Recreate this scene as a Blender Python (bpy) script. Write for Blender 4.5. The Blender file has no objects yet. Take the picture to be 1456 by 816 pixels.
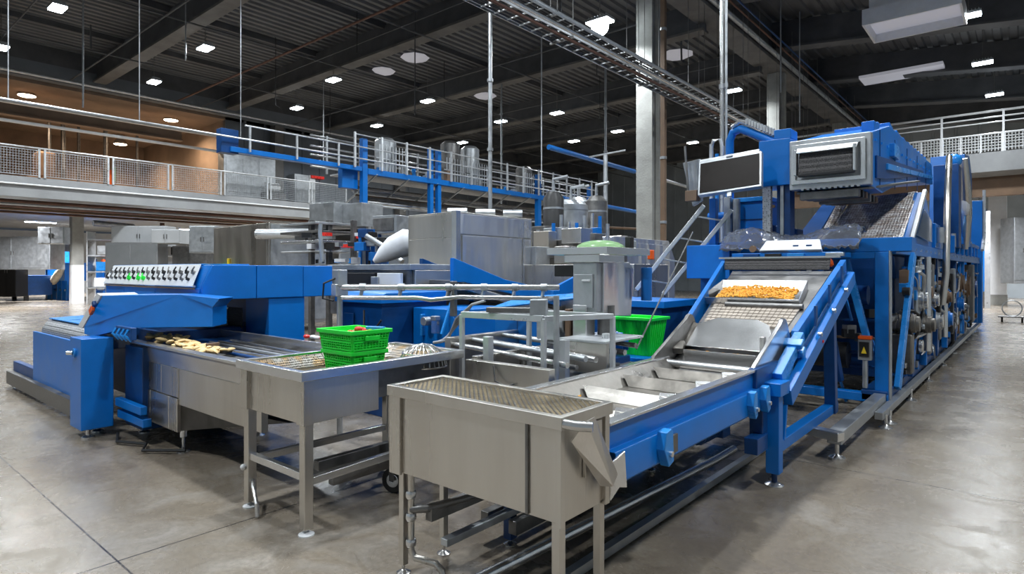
import bpy, math, random
from mathutils import Vector, Matrix
R = random.Random(7)
sc = bpy.context.scene
COL = sc.collection
H = 1.65
YAW = math.radians(40.2)
SN, CS = math.sin(YAW), math.cos(YAW)
F = 867.0

# ---------------------------------------------------------------- camera
cam_d = bpy.data.cameras.new('camera')
cam = bpy.data.objects.new('camera', cam_d)
COL.objects.link(cam)
cam.location = (0, 0, H)
cam.rotation_euler = (math.pi / 2, 0, YAW)
cam_d.sensor_width = 36
cam_d.lens = F / 1456 * 36
cam_d.shift_y = -23 / 1456
cam_d.clip_end = 300
sc.camera = cam

def P(px, py, X=None, Y=None, Z=None, d=None):
    """point of the hall seen at photo pixel (px, py) on the plane X / Y / Z = const or at depth d"""
    t = (px - 728) / F
    dx, dy, dz = -SN + CS * t, CS + SN * t, (385 - py) / F
    if X is not None: d = X / dx
    elif Y is not None: d = Y / dy
    elif Z is not None: d = (Z - H) / dz
    return Vector((dx * d, dy * d, H + dz * d))

# ---------------------------------------------------------------- materials
def nd(nt, kind, **kw):
    n = nt.nodes.new(kind)
    for k, v in kw.items():
        if k in n.inputs: n.inputs[k].default_value = v
        else: setattr(n, k, v)
    return n

def mat(name, col, rough=.5, metal=0., var=.12, scale=3., bump=0., bscale=40., stretch=(1, 1, 1), spec=.5, coat=0., rvar=.1, aniso=0., bdist=.02):
    m = bpy.data.materials.new(name); m.use_nodes = True
    nt = m.node_tree; b = nt.nodes['Principled BSDF']; L = nt.links
    b.inputs['Roughness'].default_value = rough
    b.inputs['Metallic'].default_value = metal
    b.inputs['Specular IOR Level'].default_value = spec
    if aniso:
        b.inputs['Anisotropic'].default_value = aniso; b.inputs['Anisotropic Rotation'].default_value = .25
        tg = nd(nt, 'ShaderNodeTangent', direction_type='RADIAL', axis='Z'); L.new(tg.outputs[0], b.inputs['Tangent'])
    if coat: b.inputs['Coat Weight'].default_value = coat; b.inputs['Coat Roughness'].default_value = .15
    tc = nd(nt, 'ShaderNodeTexCoord'); mp = nd(nt, 'ShaderNodeMapping'); mp.inputs['Scale'].default_value = stretch
    L.new(tc.outputs['Object'], mp.inputs['Vector'])
    n = nd(nt, 'ShaderNodeTexNoise', Scale=scale, Detail=5., Roughness=.6); L.new(mp.outputs['Vector'], n.inputs['Vector'])
    r = nd(nt, 'ShaderNodeMapRange'); r.inputs['From Min'].default_value = .3; r.inputs['From Max'].default_value = .7
    r.inputs['To Min'].default_value = 1 - var; r.inputs['To Max'].default_value = 1 + var
    L.new(n.outputs['Fac'], r.inputs['Value'])
    mx = nd(nt, 'ShaderNodeVectorMath', operation='SCALE'); mx.inputs[0].default_value = col[:3]
    L.new(r.outputs['Result'], mx.inputs['Scale']); L.new(mx.outputs['Vector'], b.inputs['Base Color'])
    if rvar:
        r2 = nd(nt, 'ShaderNodeMapRange'); r2.inputs['From Min'].default_value = .3; r2.inputs['From Max'].default_value = .7
        r2.inputs['To Min'].default_value = max(.02, rough - rvar); r2.inputs['To Max'].default_value = min(1, rough + rvar)
        L.new(n.outputs['Fac'], r2.inputs['Value']); L.new(r2.outputs['Result'], b.inputs['Roughness'])
    if bump:
        n2 = nd(nt, 'ShaderNodeTexNoise', Scale=bscale, Detail=3.); L.new(mp.outputs['Vector'], n2.inputs['Vector'])
        bp = nd(nt, 'ShaderNodeBump', Strength=bump, Distance=bdist); L.new(n2.outputs['Fac'], bp.inputs['Height'])
        L.new(bp.outputs['Normal'], b.inputs['Normal'])
    return m

def wave_mesh(name, lo, hi, pitch, rough=.4, metal=.6, tint=None, holes=True):
    """woven or perforated sheet: a grid of small dark openings between bright wires, in object space"""
    m = bpy.data.materials.new(name); m.use_nodes = True
    nt = m.node_tree; b = nt.nodes['Principled BSDF']; L = nt.links
    b.inputs['Roughness'].default_value = rough; b.inputs['Metallic'].default_value = metal
    tc = nd(nt, 'ShaderNodeTexCoord')
    sx = nd(nt, 'ShaderNodeSeparateXYZ'); L.new(tc.outputs['Object'], sx.inputs[0])
    vo = nd(nt, 'ShaderNodeTexVoronoi', Scale=1 / pitch, Randomness=.25); L.new(tc.outputs['Object'], vo.inputs['Vector'])
    cr = nd(nt, 'ShaderNodeMapRange'); cr.inputs['From Min'].default_value = .52; cr.inputs['From Max'].default_value = .30
    L.new(vo.outputs['Distance'], cr.inputs['Value'])
    ns = nd(nt, 'ShaderNodeTexNoise', Scale=9., Detail=4.); L.new(tc.outputs['Object'], ns.inputs['Vector'])
    cm = nd(nt, 'ShaderNodeMix', data_type='RGBA'); cm.inputs[6].default_value = (*hi, 1); cm.inputs[7].default_value = (*(tint or hi), 1)
    rr = nd(nt, 'ShaderNodeMapRange'); rr.inputs['From Min'].default_value = .42; rr.inputs['From Max'].default_value = .6
    L.new(ns.outputs['Fac'], rr.inputs['Value']); L.new(rr.outputs['Result'], cm.inputs[0])
    m2 = nd(nt, 'ShaderNodeMix', data_type='RGBA'); L.new(cr.outputs['Result'], m2.inputs[0])
    L.new(cm.outputs[2], m2.inputs[6]); m2.inputs[7].default_value = (*lo, 1)
    L.new(m2.outputs[2], b.inputs['Base Color'])
    bp = nd(nt, 'ShaderNodeBump', Strength=.8, Distance=pitch * .3); bp.invert = True
    L.new(cr.outputs['Result'], bp.inputs['Height']); L.new(bp.outputs['Normal'], b.inputs['Normal'])
    return m

def emit(name, col, s):
    m = bpy.data.materials.new(name); m.use_nodes = True
    b = m.node_tree.nodes['Principled BSDF']
    b.inputs['Base Color'].default_value = (*col, 1)
    b.inputs['Emission Color'].default_value = (*col, 1); b.inputs['Emission Strength'].default_value = s
    return m

def clear(name, col, rough=.1, trans=.85, alpha=1.):
    m = bpy.data.materials.new(name); m.use_nodes = True
    nt = m.node_tree; b = nt.nodes['Principled BSDF']
    b.inputs['Base Color'].default_value = (*col, 1); b.inputs['Roughness'].default_value = rough
    b.inputs['Transmission Weight'].default_value = trans; b.inputs['IOR'].default_value = 1.2
    b.inputs['Alpha'].default_value = alpha
    return m

def floor_mat():
    m = bpy.data.materials.new('polished_concrete'); m.use_nodes = True
    nt = m.node_tree; b = nt.nodes['Principled BSDF']; L = nt.links
    tc = nd(nt, 'ShaderNodeTexCoord')
    n1 = nd(nt, 'ShaderNodeTexNoise', Scale=.45, Detail=8., Roughness=.62, Distortion=.4); L.new(tc.outputs['Object'], n1.inputs['Vector'])
    n2 = nd(nt, 'ShaderNodeTexNoise', Scale=26., Detail=6., Roughness=.7); L.new(tc.outputs['Object'], n2.inputs['Vector'])
    n3 = nd(nt, 'ShaderNodeTexNoise', Scale=2.6, Detail=7., Roughness=.7, Distortion=.8); L.new(tc.outputs['Object'], n3.inputs['Vector'])
    r1 = nd(nt, 'ShaderNodeValToRGB'); e = r1.color_ramp.elements
    e[0].position = .33; e[0].color = (.115, .090, .068, 1); e[1].position = .68; e[1].color = (.36, .33, .295, 1)
    k = r1.color_ramp.elements.new(.5); k.color = (.205, .170, .130, 1)
    ad = nd(nt, 'ShaderNodeMath', operation='MULTIPLY_ADD'); ad.inputs[1].default_value = .45
    L.new(n3.outputs['Fac'], ad.inputs[0]); 
    sc1 = nd(nt, 'ShaderNodeMath', operation='MULTIPLY'); sc1.inputs[1].default_value = .55; L.new(n1.outputs['Fac'], sc1.inputs[0])
    L.new(sc1.outputs[0], ad.inputs[2]); L.new(ad.outputs[0], r1.inputs['Fac'])
    sp = nd(nt, 'ShaderNodeMapRange'); sp.inputs['From Min'].default_value = .3; sp.inputs['From Max'].default_value = .7
    sp.inputs['To Min'].default_value = .8; sp.inputs['To Max'].default_value = 1.18; L.new(n2.outputs['Fac'], sp.inputs['Value'])
    mu = nd(nt, 'ShaderNodeVectorMath', operation='SCALE'); L.new(r1.outputs['Color'], mu.inputs[0]); L.new(sp.outputs['Result'], mu.inputs['Scale'])
    # saw-cut joints
    sx = nd(nt, 'ShaderNodeSeparateXYZ'); L.new(tc.outputs['Object'], sx.inputs[0])
    js = []
    for ax, off in (('X', -3.95), ('Y', 1.2)):
        a = nd(nt, 'ShaderNodeMath', operation='SUBTRACT'); a.inputs[1].default_value = off - 4.45 / 2; L.new(sx.outputs[ax], a.inputs[0])
        w = nd(nt, 'ShaderNodeMath', operation='FLOORED_MODULO'); w.inputs[1].default_value = 4.45; L.new(a.outputs[0], w.inputs[0])
        s = nd(nt, 'ShaderNodeMath', operation='SUBTRACT'); s.inputs[1].default_value = 4.45 / 2; L.new(w.outputs[0], s.inputs[0])
        ab = nd(nt, 'ShaderNodeMath', operation='ABSOLUTE'); L.new(s.outputs[0], ab.inputs[0]); js.append(ab)
    mn = nd(nt, 'ShaderNodeMath', operation='MINIMUM'); L.new(js[0].outputs[0], mn.inputs[0]); L.new(js[1].outputs[0], mn.inputs[1])
    jr = nd(nt, 'ShaderNodeMapRange'); jr.inputs['From Min'].default_value = .003; jr.inputs['From Max'].default_value = .008; L.new(mn.outputs[0], jr.inputs['Value'])
    jm = nd(nt, 'ShaderNodeMix', data_type='RGBA'); jm.inputs[6].default_value = (.035, .03, .028, 1)
    L.new(jr.outputs['Result'], jm.inputs[0]); L.new(mu.outputs['Vector'], jm.inputs[7]); L.new(jm.outputs[2], b.inputs['Base Color'])
    rr = nd(nt, 'ShaderNodeMapRange'); rr.inputs['From Min'].default_value = .35; rr.inputs['From Max'].default_value = .65
    rr.inputs['To Min'].default_value = .36; rr.inputs['To Max'].default_value = .14; L.new(n3.outputs['Fac'], rr.inputs['Value'])
    L.new(rr.outputs['Result'], b.inputs['Roughness']); b.inputs['Specular IOR Level'].default_value = .6
    bp = nd(nt, 'ShaderNodeBump', Strength=.12, Distance=.01); L.new(n2.outputs['Fac'], bp.inputs['Height']); L.new(bp.outputs['Normal'], b.inputs['Normal'])
    return m

M = dict(
    floor=floor_mat(),
    blue=mat('blue_paint', (.001, .150, .53), .34, 0, .08, 4, coat=.08, rvar=.04),
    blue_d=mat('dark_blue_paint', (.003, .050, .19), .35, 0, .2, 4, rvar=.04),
    blue_l=mat('light_blue_paint', (.02, .25, .70), .3, 0, .1, 4),
    steel=mat('brushed_stainless', (.62, .585, .535), .30, .93, .12, 2.2, .08, 60, (1, 1, .12), rvar=.07, aniso=.3),
    steel_b=mat('bright_stainless', (.72, .72, .72), .24, .9, .08, 3, 0, 30, rvar=.025),
    steel_w=mat('wavy_stainless', (.66, .67, .70), .30, .88, .10, .7, 1., .9, (1, 1, .3), rvar=.05, aniso=.6, bdist=.35),
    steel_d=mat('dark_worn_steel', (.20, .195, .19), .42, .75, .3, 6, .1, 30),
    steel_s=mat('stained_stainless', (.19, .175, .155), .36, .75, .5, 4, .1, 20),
    galv=mat('galvanised', (.46, .48, .50), .38, .75, .15, 6),
    rail=mat('bare_rail', (.66, .68, .70), .35, .6, .1, 6),
    black=mat('black_plastic', (.012, .012, .013), .45, 0, .2, 5),
    rubber=mat('rubber', (.02, .02, .02), .7, 0, .2, 9),
    white=mat('white_paint', (.72, .73, .74), .4, 0, .06, 4),
    conc=mat('cast_concrete', (.31, .31, .29), .8, 0, .25, 1.4, .25, 20, rvar=0),
    conc_l=mat('painted_concrete', (.27, .275, .28), .7, 0, .12, 1.2, .15, 20, rvar=0),
    ceil=mat('roof_deck', (.125, .128, .134), .6, .1, .25, .8),  # slight blue tint imitates the haze at the far end of the hall
    beam=mat('roof_beam', (.075, .077, .082), .7, .0, .3, 1.2, rvar=0),
    flange=mat('beam_flange', (.12, .115, .11), .7, .0, .3, 1.2, rvar=0),
    clad=mat('dark_cladding', (.13, .145, .165), .6, .1, .2, .7),  # bluish tint puts the distant haze into the wall colour
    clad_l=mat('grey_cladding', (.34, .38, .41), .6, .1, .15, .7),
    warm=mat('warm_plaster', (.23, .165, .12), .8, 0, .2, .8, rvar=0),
    wall_l=mat('pale_plaster', (.38, .39, .40), .8, 0, .15, .8, rvar=0),
    brown=mat('brown_painted_steel', (.19, .12, .075), .6, .1, .2, 2),
    rust=mat('rusty_pipe', (.13, .065, .045), .6, .4, .4, 3),
    green=mat('green_crate_plastic', (.01, .80, .05), .35, 0, .08, 8),
    red=mat('red_skin', (.75, .03, .02), .3, 0, .15, 12),
    orange=mat('orange_plastic', (.9, .12, .01), .4, 0, .1, 9),
    yellow=mat('yellow_label', (.85, .6, .03), .5, 0, .08, 9),
    corn=mat('golden_kernels', (.90, .45, .06), .55, 0, .3, 30, rvar=0),
    chip=mat('pale_cut_potato', (.82, .58, .27), .55, 0, .3, 14, rvar=0),
    cloth=mat('cream_cloth', (.62, .55, .42), .8, 0, .15, 4, rvar=0),
    bag=mat('white_sacking', (.72, .73, .76), .5, 0, .08, 5, rvar=0),
    screen=mat('unlit_screen', (.020, .016, .014), .35, 0, .3, 1.5, spec=.12),
    belt=mat('grey_slat_belt', (.24, .23, .21), .5, .3, .2, 6),
    skyl=emit('skylight_diffuser', (.52, .52, .58), .26),
    led=emit('led_lens', (.86, .95, 1.0), 26.),
    led_w=emit('warm_lens', (1., .80, .55), 14.),
    tray=wave_mesh('woven_wire_tray', (.03, .024, .018), (.36, .34, .31), .016, .35, .7, (.42, .27, .12)),
    wire=wave_mesh('pale_wire_belt', (.14, .14, .15), (.62, .63, .65), .022, .4, .5),
    mbelt=wave_mesh('dimpled_belt', (.20, .17, .155), (.80, .77, .76), .034, .3, .45, (.42, .33, .27)),
    dmesh=wave_mesh('dark_guard_mesh', (.012, .012, .013), (.085, .08, .08), .014, .6, .2),
    wirem=mat('wire_with_tan_scale', (.20, .16, .10), .35, .8, .5, 7, rvar=.05),
    pan=mat('stained_pan', (.05, .042, .032), .6, .3, .6, 6),
    film=clear('clear_film', (.85, .9, 1.0), .12, .92),
    bluefilm=clear('blue_tinted_guard', (.25, .45, .80), .08, .85),
    greenfilm=clear('pale_green_film', (.55, .9, .45), .2, .6),
    pallet=mat('pale_boards', (.42, .36, .30), .7, 0, .2, 6),
)

# ---------------------------------------------------------------- mesh builder
class MB:
    def __init__(s): s.v = []; s.f = []
    def add(s, vs, fs):
        o = len(s.v); s.v += [tuple(v) for v in vs]; s.f += [tuple(i + o for i in f) for f in fs]; return s
    def hexa(s, p):
        return s.add(p, [(0, 3, 2, 1), (4, 5, 6, 7), (0, 1, 5, 4), (1, 2, 6, 5), (2, 3, 7, 6), (3, 0, 4, 7)])
    def box(s, x0, x1, y0, y1, z0, z1):
        return s.hexa([(x0, y0, z0), (x1, y0, z0), (x1, y1, z0), (x0, y1, z0), (x0, y0, z1), (x1, y0, z1), (x1, y1, z1), (x0, y1, z1)])
    def cbox(s, c, sz, rz=0, rx=0, ry=0):
        m = Matrix.Translation(c) @ Matrix.Rotation(rz, 4, 'Z') @ Matrix.Rotation(ry, 4, 'Y') @ Matrix.Rotation(rx, 4, 'X')
        a, b, d = sz[0] / 2, sz[1] / 2, sz[2] / 2
        q = [(-a, -b, -d), (a, -b, -d), (a, b, -d), (-a, b, -d), (-a, -b, d), (a, -b, d), (a, b, d), (-a, b, d)]
        return s.hexa([m @ Vector(p) for p in q])
    def prism(s, poly, axis, a0, a1):
        n = len(poly)
        f = {'X': lambda p, a: (a, p[0], p[1]), 'Y': lambda p, a: (p[0], a, p[1]), 'Z': lambda p, a: (p[0], p[1], a)}[axis]
        vs = [f(p, a0) for p in poly] + [f(p, a1) for p in poly]
        return s.add(vs, [tuple(range(n))[::-1], tuple(range(n, 2 * n))] + [(i, (i + 1) % n, n + (i + 1) % n, n + i) for i in range(n)])
    def plate(s, pts, th):
        pts = [Vector(p) for p in pts]; n = len(pts)
        nr = (pts[1] - pts[0]).cross(pts[-1] - pts[0]).normalized() * th
        vs = pts + [p + nr for p in pts]
        return s.add(vs, [tuple(range(n))[::-1], tuple(range(n, 2 * n))] + [(i, (i + 1) % n, n + (i + 1) % n, n + i) for i in range(n)])
    def bar(s, p0, p1, w, h=None, up=(0, 0, 1)):
        p0, p1 = Vector(p0), Vector(p1); h = w if h is None else h
        d = (p1 - p0).normalized(); u = Vector(up)
        if abs(d.dot(u)) > .98: u = Vector((0, 1, 0))
        sd = d.cross(u).normalized() * (w / 2); u = sd.cross(d).normalized() * (h / 2)
        return s.hexa([p0 - sd - u, p0 + sd - u, p1 + sd - u, p1 - sd - u, p0 - sd + u, p0 + sd + u, p1 + sd + u, p1 - sd + u])
    def tube(s, pts, r, n=10):
        pts = [Vector(p) for p in pts]; rings = []; ref = None
        for i, p in enumerate(pts):
            a = pts[max(0, i - 1)]; b = pts[min(len(pts) - 1, i + 1)]; d = (b - a).normalized()
            if ref is None or abs(ref.dot(d)) > .99:
                ref = Vector((0, 0, 1)) if abs(d.z) < .9 else Vector((1, 0, 0))
            x = d.cross(ref).normalized(); y = x.cross(d).normalized(); ref = y
            rr = r[i] if isinstance(r, (list, tuple)) else r
            rings.append([p + (x * math.cos(2 * math.pi * k / n) + y * math.sin(2 * math.pi * k / n)) * rr for k in range(n)])
        vs = [v for g in rings for v in g]; fs = []
        for i in range(len(pts) - 1):
            for k in range(n):
                fs.append((i * n + k, i * n + (k + 1) % n, (i + 1) * n + (k + 1) % n, (i + 1) * n + k))
        fs.append(tuple(range(n))[::-1]); fs.append(tuple(range(len(vs) - n, len(vs))))
        return s.add(vs, fs)
    def cyl(s, p0, p1, r, n=16): return s.tube([p0, p1], r, n)
    def lathe(s, prof, c, n=20):
        c = Vector(c); pts = [c + Vector((0, 0, z)) for _, z in prof]
        vs = []; fs = []
        for (r, z) in prof:
            vs += [(c.x + r * math.cos(2 * math.pi * k / n), c.y + r * math.sin(2 * math.pi * k / n), c.z + z) for k in range(n)]
        for i in range(len(prof) - 1):
            for k in range(n):
                fs.append((i * n + k, i * n + (k + 1) % n, (i + 1) * n + (k + 1) % n, (i + 1) * n + k))
        fs.append(tuple(range(n))[::-1]); fs.append(tuple(range(len(vs) - n, len(vs))))
        return s.add(vs, fs)
    def ball(s, c, r, n=10, m=6, sq=(1, 1, 1), rot=None):
        c = Vector(c); vs = []; fs = []
        for i in range(1, m):
            a = math.pi * i / m
            for k in range(n):
                q = Vector((math.sin(a) * math.cos(2 * math.pi * k / n) * sq[0], math.sin(a) * math.sin(2 * math.pi * k / n) * sq[1], math.cos(a) * sq[2])) * r
                if rot: q.rotate(rot)
                vs.append(c + q)
        t = Vector((0, 0, r * sq[2])); b = Vector((0, 0, -r * sq[2]))
        if rot: t.rotate(rot); b.rotate(rot)
        vs += [c + t, c + b]
        T, B = len(vs) - 2, len(vs) - 1
        for i in range(m - 2):
            for k in range(n): fs.append((i * n + k, (i + 1) * n + k, (i + 1) * n + (k + 1) % n, i * n + (k + 1) % n))
        for k in range(n):
            fs.append((T, k, (k + 1) % n)); fs.append((B, (m - 2) * n + (k + 1) % n, (m - 2) * n + k))
        return s.add(vs, fs)
    def tub(s, x0, x1, y0, y1, z0, z1, th, tb=0.):
        """open-topped box with wall thickness th; tb = how much the foot is narrower"""
        o = [(x0 + tb, y0 + tb, z0), (x1 - tb, y0 + tb, z0), (x1 - tb, y1 - tb, z0), (x0 + tb, y1 - tb, z0), (x0, y0, z1), (x1, y0, z1), (x1, y1, z1), (x0, y1, z1)]
        i = [(x0 + tb + th, y0 + tb + th, z0 + th), (x1 - tb - th, y0 + tb + th, z0 + th), (x1 - tb - th, y1 - tb - th, z0 + th), (x0 + tb + th, y1 - tb - th, z0 + th),
             (x0 + th, y0 + th, z1), (x1 - th, y0 + th, z1), (x1 - th, y1 - th, z1), (x0 + th, y1 - th, z1)]
        return s.add(o + i, [(0, 3, 2, 1), (0, 1, 5, 4), (1, 2, 6, 5), (2, 3, 7, 6), (3, 0, 4, 7), (8, 9, 10, 11),
                             (8, 12, 13, 9), (9, 13, 14, 10), (10, 14, 15, 11), (11, 15, 12, 8), (4, 5, 13, 12), (5, 6, 14, 13), (6, 7, 15, 14), (7, 4, 12, 15)])
    def ring(s, x0, x1, y0, y1, z0, z1, w):
        """rectangular rim frame of bar width w as one closed loop"""
        o = [(x0, y0), (x1, y0), (x1, y1), (x0, y1)]; i = [(x0 + w, y0 + w), (x1 - w, y0 + w), (x1 - w, y1 - w), (x0 + w, y1 - w)]
        vs = [(*p, z) for z in (z0, z1) for p in o] + [(*p, z) for z in (z0, z1) for p in i]; fs = []
        for k in range(4):
            j = (k + 1) % 4
            fs += [(k, j, 4 + j, 4 + k), (8 + j, 8 + k, 12 + k, 12 + j), (4 + k, 4 + j, 12 + j, 12 + k), (j, k, 8 + k, 8 + j)]
        return s.add(vs, fs)
    def build(s, name, m, parent=None, bevel=0., org=None):
        if parent is None:
            if org is None:
                xs = [v[0] for v in s.v]; ys = [v[1] for v in s.v]; zs = [v[2] for v in s.v]
                org = ((min(xs) + max(xs)) / 2, (min(ys) + max(ys)) / 2, min(zs))
            w = Vector(org)
        else: w = wloc(parent)
        me = bpy.data.meshes.new(name)
        me.from_pydata([tuple(Vector(v) - w) for v in s.v], [], s.f); me.update()
        for pl in me.polygons: pl.use_smooth = True
        me.set_sharp_from_angle(angle=math.radians(38))
        me.materials.append(M[m] if isinstance(m, str) else m)
        o = bpy.data.objects.new(name, me); COL.objects.link(o)
        if parent is None: o.location = w
        else: o.parent = parent
        if bevel:
            b = o.modifiers.new('bevel', 'BEVEL'); b.width = bevel; b.segments = 2; b.limit_method = 'ANGLE'; b.angle_limit = math.radians(40)
            b.harden_normals = True
        return o

def wloc(o):
    w = Vector((0, 0, 0))
    while o is not None: w += o.location; o = o.parent
    return w
def tag(o, label, cat, group=None, kind=None):
    o['label'] = label; o['category'] = cat
    if group: o['group'] = group
    if kind: o['kind'] = kind
    return o
def thing(name, label, cat, loc, group=None):
    o = bpy.data.objects.new(name, None); COL.objects.link(o); o.location = loc; o.empty_display_size = .1
    return tag(o, label, cat, group)
def struct(o): o['kind'] = 'structure'; return o
def kids(o): return [c for c in KIDS.get(o.name, [])]
KIDS = {}
def copy_tree(o, loc, label=None, rz=None):
    def kidsof(x): return [c for c in list(COL.objects) if c.parent is x]
    def rec(x, par):
        c = x.copy(); COL.objects.link(c); c.parent = par
        for k in kidsof(x): rec(k, c)
        return c
    c = rec(o, None); c.location = loc
    if label: c['label'] = label
    if rz is not None: c.rotation_euler[2] = rz
    return c
def bx(x0, x1, y0, y1, z0, z1): return MB().box(min(x0, x1), max(x0, x1), min(y0, y1), max(y0, y1), min(z0, z1), max(z0, z1))
def foot(mb, x, y, z, r=.035):
    """levelling foot from the floor to height z"""
    return mb.lathe([(r, 0), (r, .008), (r * .4, .02), (.01, .025), (.01, z)], (x, y, 0), 12)
# ================================================================ SETTING
X0, X1, Y0, Y1 = -56., 6., -5., 48.
ZR = 10.7
struct(bx(X0, X1, Y0, Y1, -.2, 0).build('floor', 'floor', org=(0, 0, 0)))

def deck(name, xa, xb, ya, yb, za, zb, m, pitch=.42, dep=.07):
    """corrugated deck with its ribs running along Y"""
    mb = MB(); n = int((xb - xa) / pitch); pr = []
    for i in range(n):
        x = xa + i * pitch
        for fx, dz in ((0, 0), (.42, 0), (.52, dep), (.9, dep)):
            xx = x + fx * pitch; pr.append((xx, za + (zb - za) * (xx - xa) / (xb - xa) + dz))
    pr.append((xb, zb))
    k = len(pr)
    vs = [(x, ya, z) for x, z in pr] + [(x, yb, z) for x, z in pr] + [(x, ya, z + .3) for x, z in pr] + [(x, yb, z + .3) for x, z in pr]
    fs = []
    for i in range(k - 1):
        fs += [(i, i + 1, k + i + 1, k + i), (2 * k + i, 3 * k + i, 3 * k + i + 1, 2 * k + i + 1), (i, 2 * k + i, 2 * k + i + 1, i + 1), (k + i, k + i + 1, 3 * k + i + 1, 3 * k + i)]
    fs += [(0, k, 3 * k, 2 * k), (k - 1, 3 * k - 1, 4 * k - 1, 2 * k - 1)]
    return struct(mb.add(vs, fs).build(name, m))
deck('ceiling', -31, -8, Y0, Y1, ZR, ZR, 'ceil', .36, .09)
deck('ceiling_right_bay', -8, X1, Y0, Y1, 11.6, 10.0, 'ceil', .5)
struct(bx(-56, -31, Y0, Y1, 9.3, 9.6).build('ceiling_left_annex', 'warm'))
# walls
def ribwall(name, m, axis, at, a0, a1, z0, z1, pitch=1.0, th=.25, s=1):
    mb = MB(); n = int((a1 - a0) / pitch); pr = []
    for i in range(n):
        a = a0 + i * pitch
        for fa, d in ((0, 0), (.86, 0), (.89, .05), (.97, .05)): pr.append((a + fa * pitch, at + s * d))
    pr += [(a1, at), (a1, at - s * th), (a0, at - s * th)]
    poly = [((q, p) if axis == 'X' else (p, q)) for p, q in pr]
    mb.prism(poly, 'Z', z0, z1)
    return struct(mb.build(name, m))
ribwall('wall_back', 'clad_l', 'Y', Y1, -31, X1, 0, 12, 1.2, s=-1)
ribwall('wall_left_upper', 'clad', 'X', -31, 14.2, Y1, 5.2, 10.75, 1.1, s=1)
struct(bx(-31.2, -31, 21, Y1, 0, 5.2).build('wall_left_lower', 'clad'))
struct(bx(X0 - .2, X0, Y0, Y1, 0, 4.6).build('wall_left_far', 'wall_l'))
struct(bx(X0, -31.2, 30, 30.2, 0, 4.6).build('wall_annex_end', 'wall_l'))
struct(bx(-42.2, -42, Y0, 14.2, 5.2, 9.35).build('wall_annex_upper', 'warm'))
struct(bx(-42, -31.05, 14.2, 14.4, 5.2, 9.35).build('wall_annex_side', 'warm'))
struct(bx(X1, X1 + .2, Y0, Y1, 0, 10.5).build('wall_right', 'clad_l'))
struct(bx(X0, X1, Y0 - .2, Y0, 0, 12).build('wall_behind', 'clad_l'))
# roof girders: beams run along X every 5.6 m
for i in range(8):
    y = 2.9 + 5.6 * i
    mb = MB()
    mb.prism([(-.09, .0), (.09, .0), (.09, .95), (-.09, .95)], 'X', -30.2, -8.2)
    mb.v = [(a, b + y, c + 9.68) for a, b, c in mb.v]
    struct(mb.build('beam', 'beam'))
    struct(bx(-30.2, -8.2, y - .24, y + .24, 9.62, 9.70).build('beam_flange', 'flange'))
    g = MB()
    za, zb = 11.5, 9.95
    g.hexa([(-7.8, y - .15, za - 1.0), (X1, y - .15, zb - 1.0), (X1, y + .15, zb - 1.0), (-7.8, y + .15, za - 1.0), (-7.8, y - .15, za), (X1, y - .15, zb), (X1, y + .15, zb), (-7.8, y + .15, za)])
    struct(g.build('beam_right_bay', 'beam'))
    g = MB(); zc = za - 1.0; ze = zb - 1.0
    g.hexa([(-7.8, y - .3, zc - .08), (X1, y - .3, ze - .08), (X1, y + .3, ze - .08), (-7.8, y + .3, zc - .08), (-7.8, y - .3, zc), (X1, y - .3, ze), (X1, y + .3, ze), (-7.8, y + .3, zc)])
    struct(g.build('beam_flange_right_bay', 'beam'))
# small purlins between girders
for x in (-27, -22.5, -18, -13.5):
    struct(bx(x - .06, x + .06, Y0, Y1, 10.5, 10.71).build('trim_purlin', 'beam'))
struct(bx(-8.3, -7.75, Y0, Y1, 10.0, 11.5).build('beam_main_girder', 'beam'))
struct(bx(-8.45, -7.6, Y0, Y1, 9.9, 10.02).build('beam_main_flange', 'flange'))
struct(bx(-30.6, -30.2, Y0, Y1, 9.35, 10.0).build('beam_edge', 'clad'))
struct(bx(-31, -30.2, Y0, Y1, 10.0, 10.75).build('trim_roof_edge', 'beam'))
# concrete columns under the main girder
for i, y in enumerate((15.5, 26.7, 37.9)):
    m = MB(); m.box(-8.35, -7.85, y - .25, y + .25, 0, 9.9); m.box(-7.85, -7.70, y - .12, y + .20, 0, 9.9)
    struct(m.build('column', 'conc', bevel=.015))
for y in (16.8, 25.2, 33.6):
    struct(bx(-30.9, -30.4, y - .25, y + .25, 5.2, 9.4).build('column_wall', 'flange'))
# left mezzanine slab: upper kerb and deeper lower fascia
m = MB(); m.prism([(-56, 4.75), (-29.75, 4.75), (-29.5, 4.5), (-29.5, 4.95), (-29.62, 4.95), (-29.62, 5.3), (-56, 5.3)], 'Y', Y0, 20.6)
struct(m.build('floor_left_mezzanine', 'conc_l'))
m = MB().tube([(-29.44, Y0, 4.98), (-29.44, 20.2, 4.98)], .035, 8)
tag(m.build('conduit', 'white'), 'pale conduit running along the left mezzanine edge beam', 'pipe')
for x, y in ((-36.95, 9.4), (-30.9, 4.85), (-44, 22.)):
    struct(bx(x - .25, x + .25, y - .25, y + .25, 1.95, 4.75).build('column_mezzanine', 'conc'))
    struct(bx(x - .255, x + .255, y - .255, y + .255, 0, 1.95).build('column_mezzanine_painted_foot', 'white' if x < -35 else 'conc'))
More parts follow.
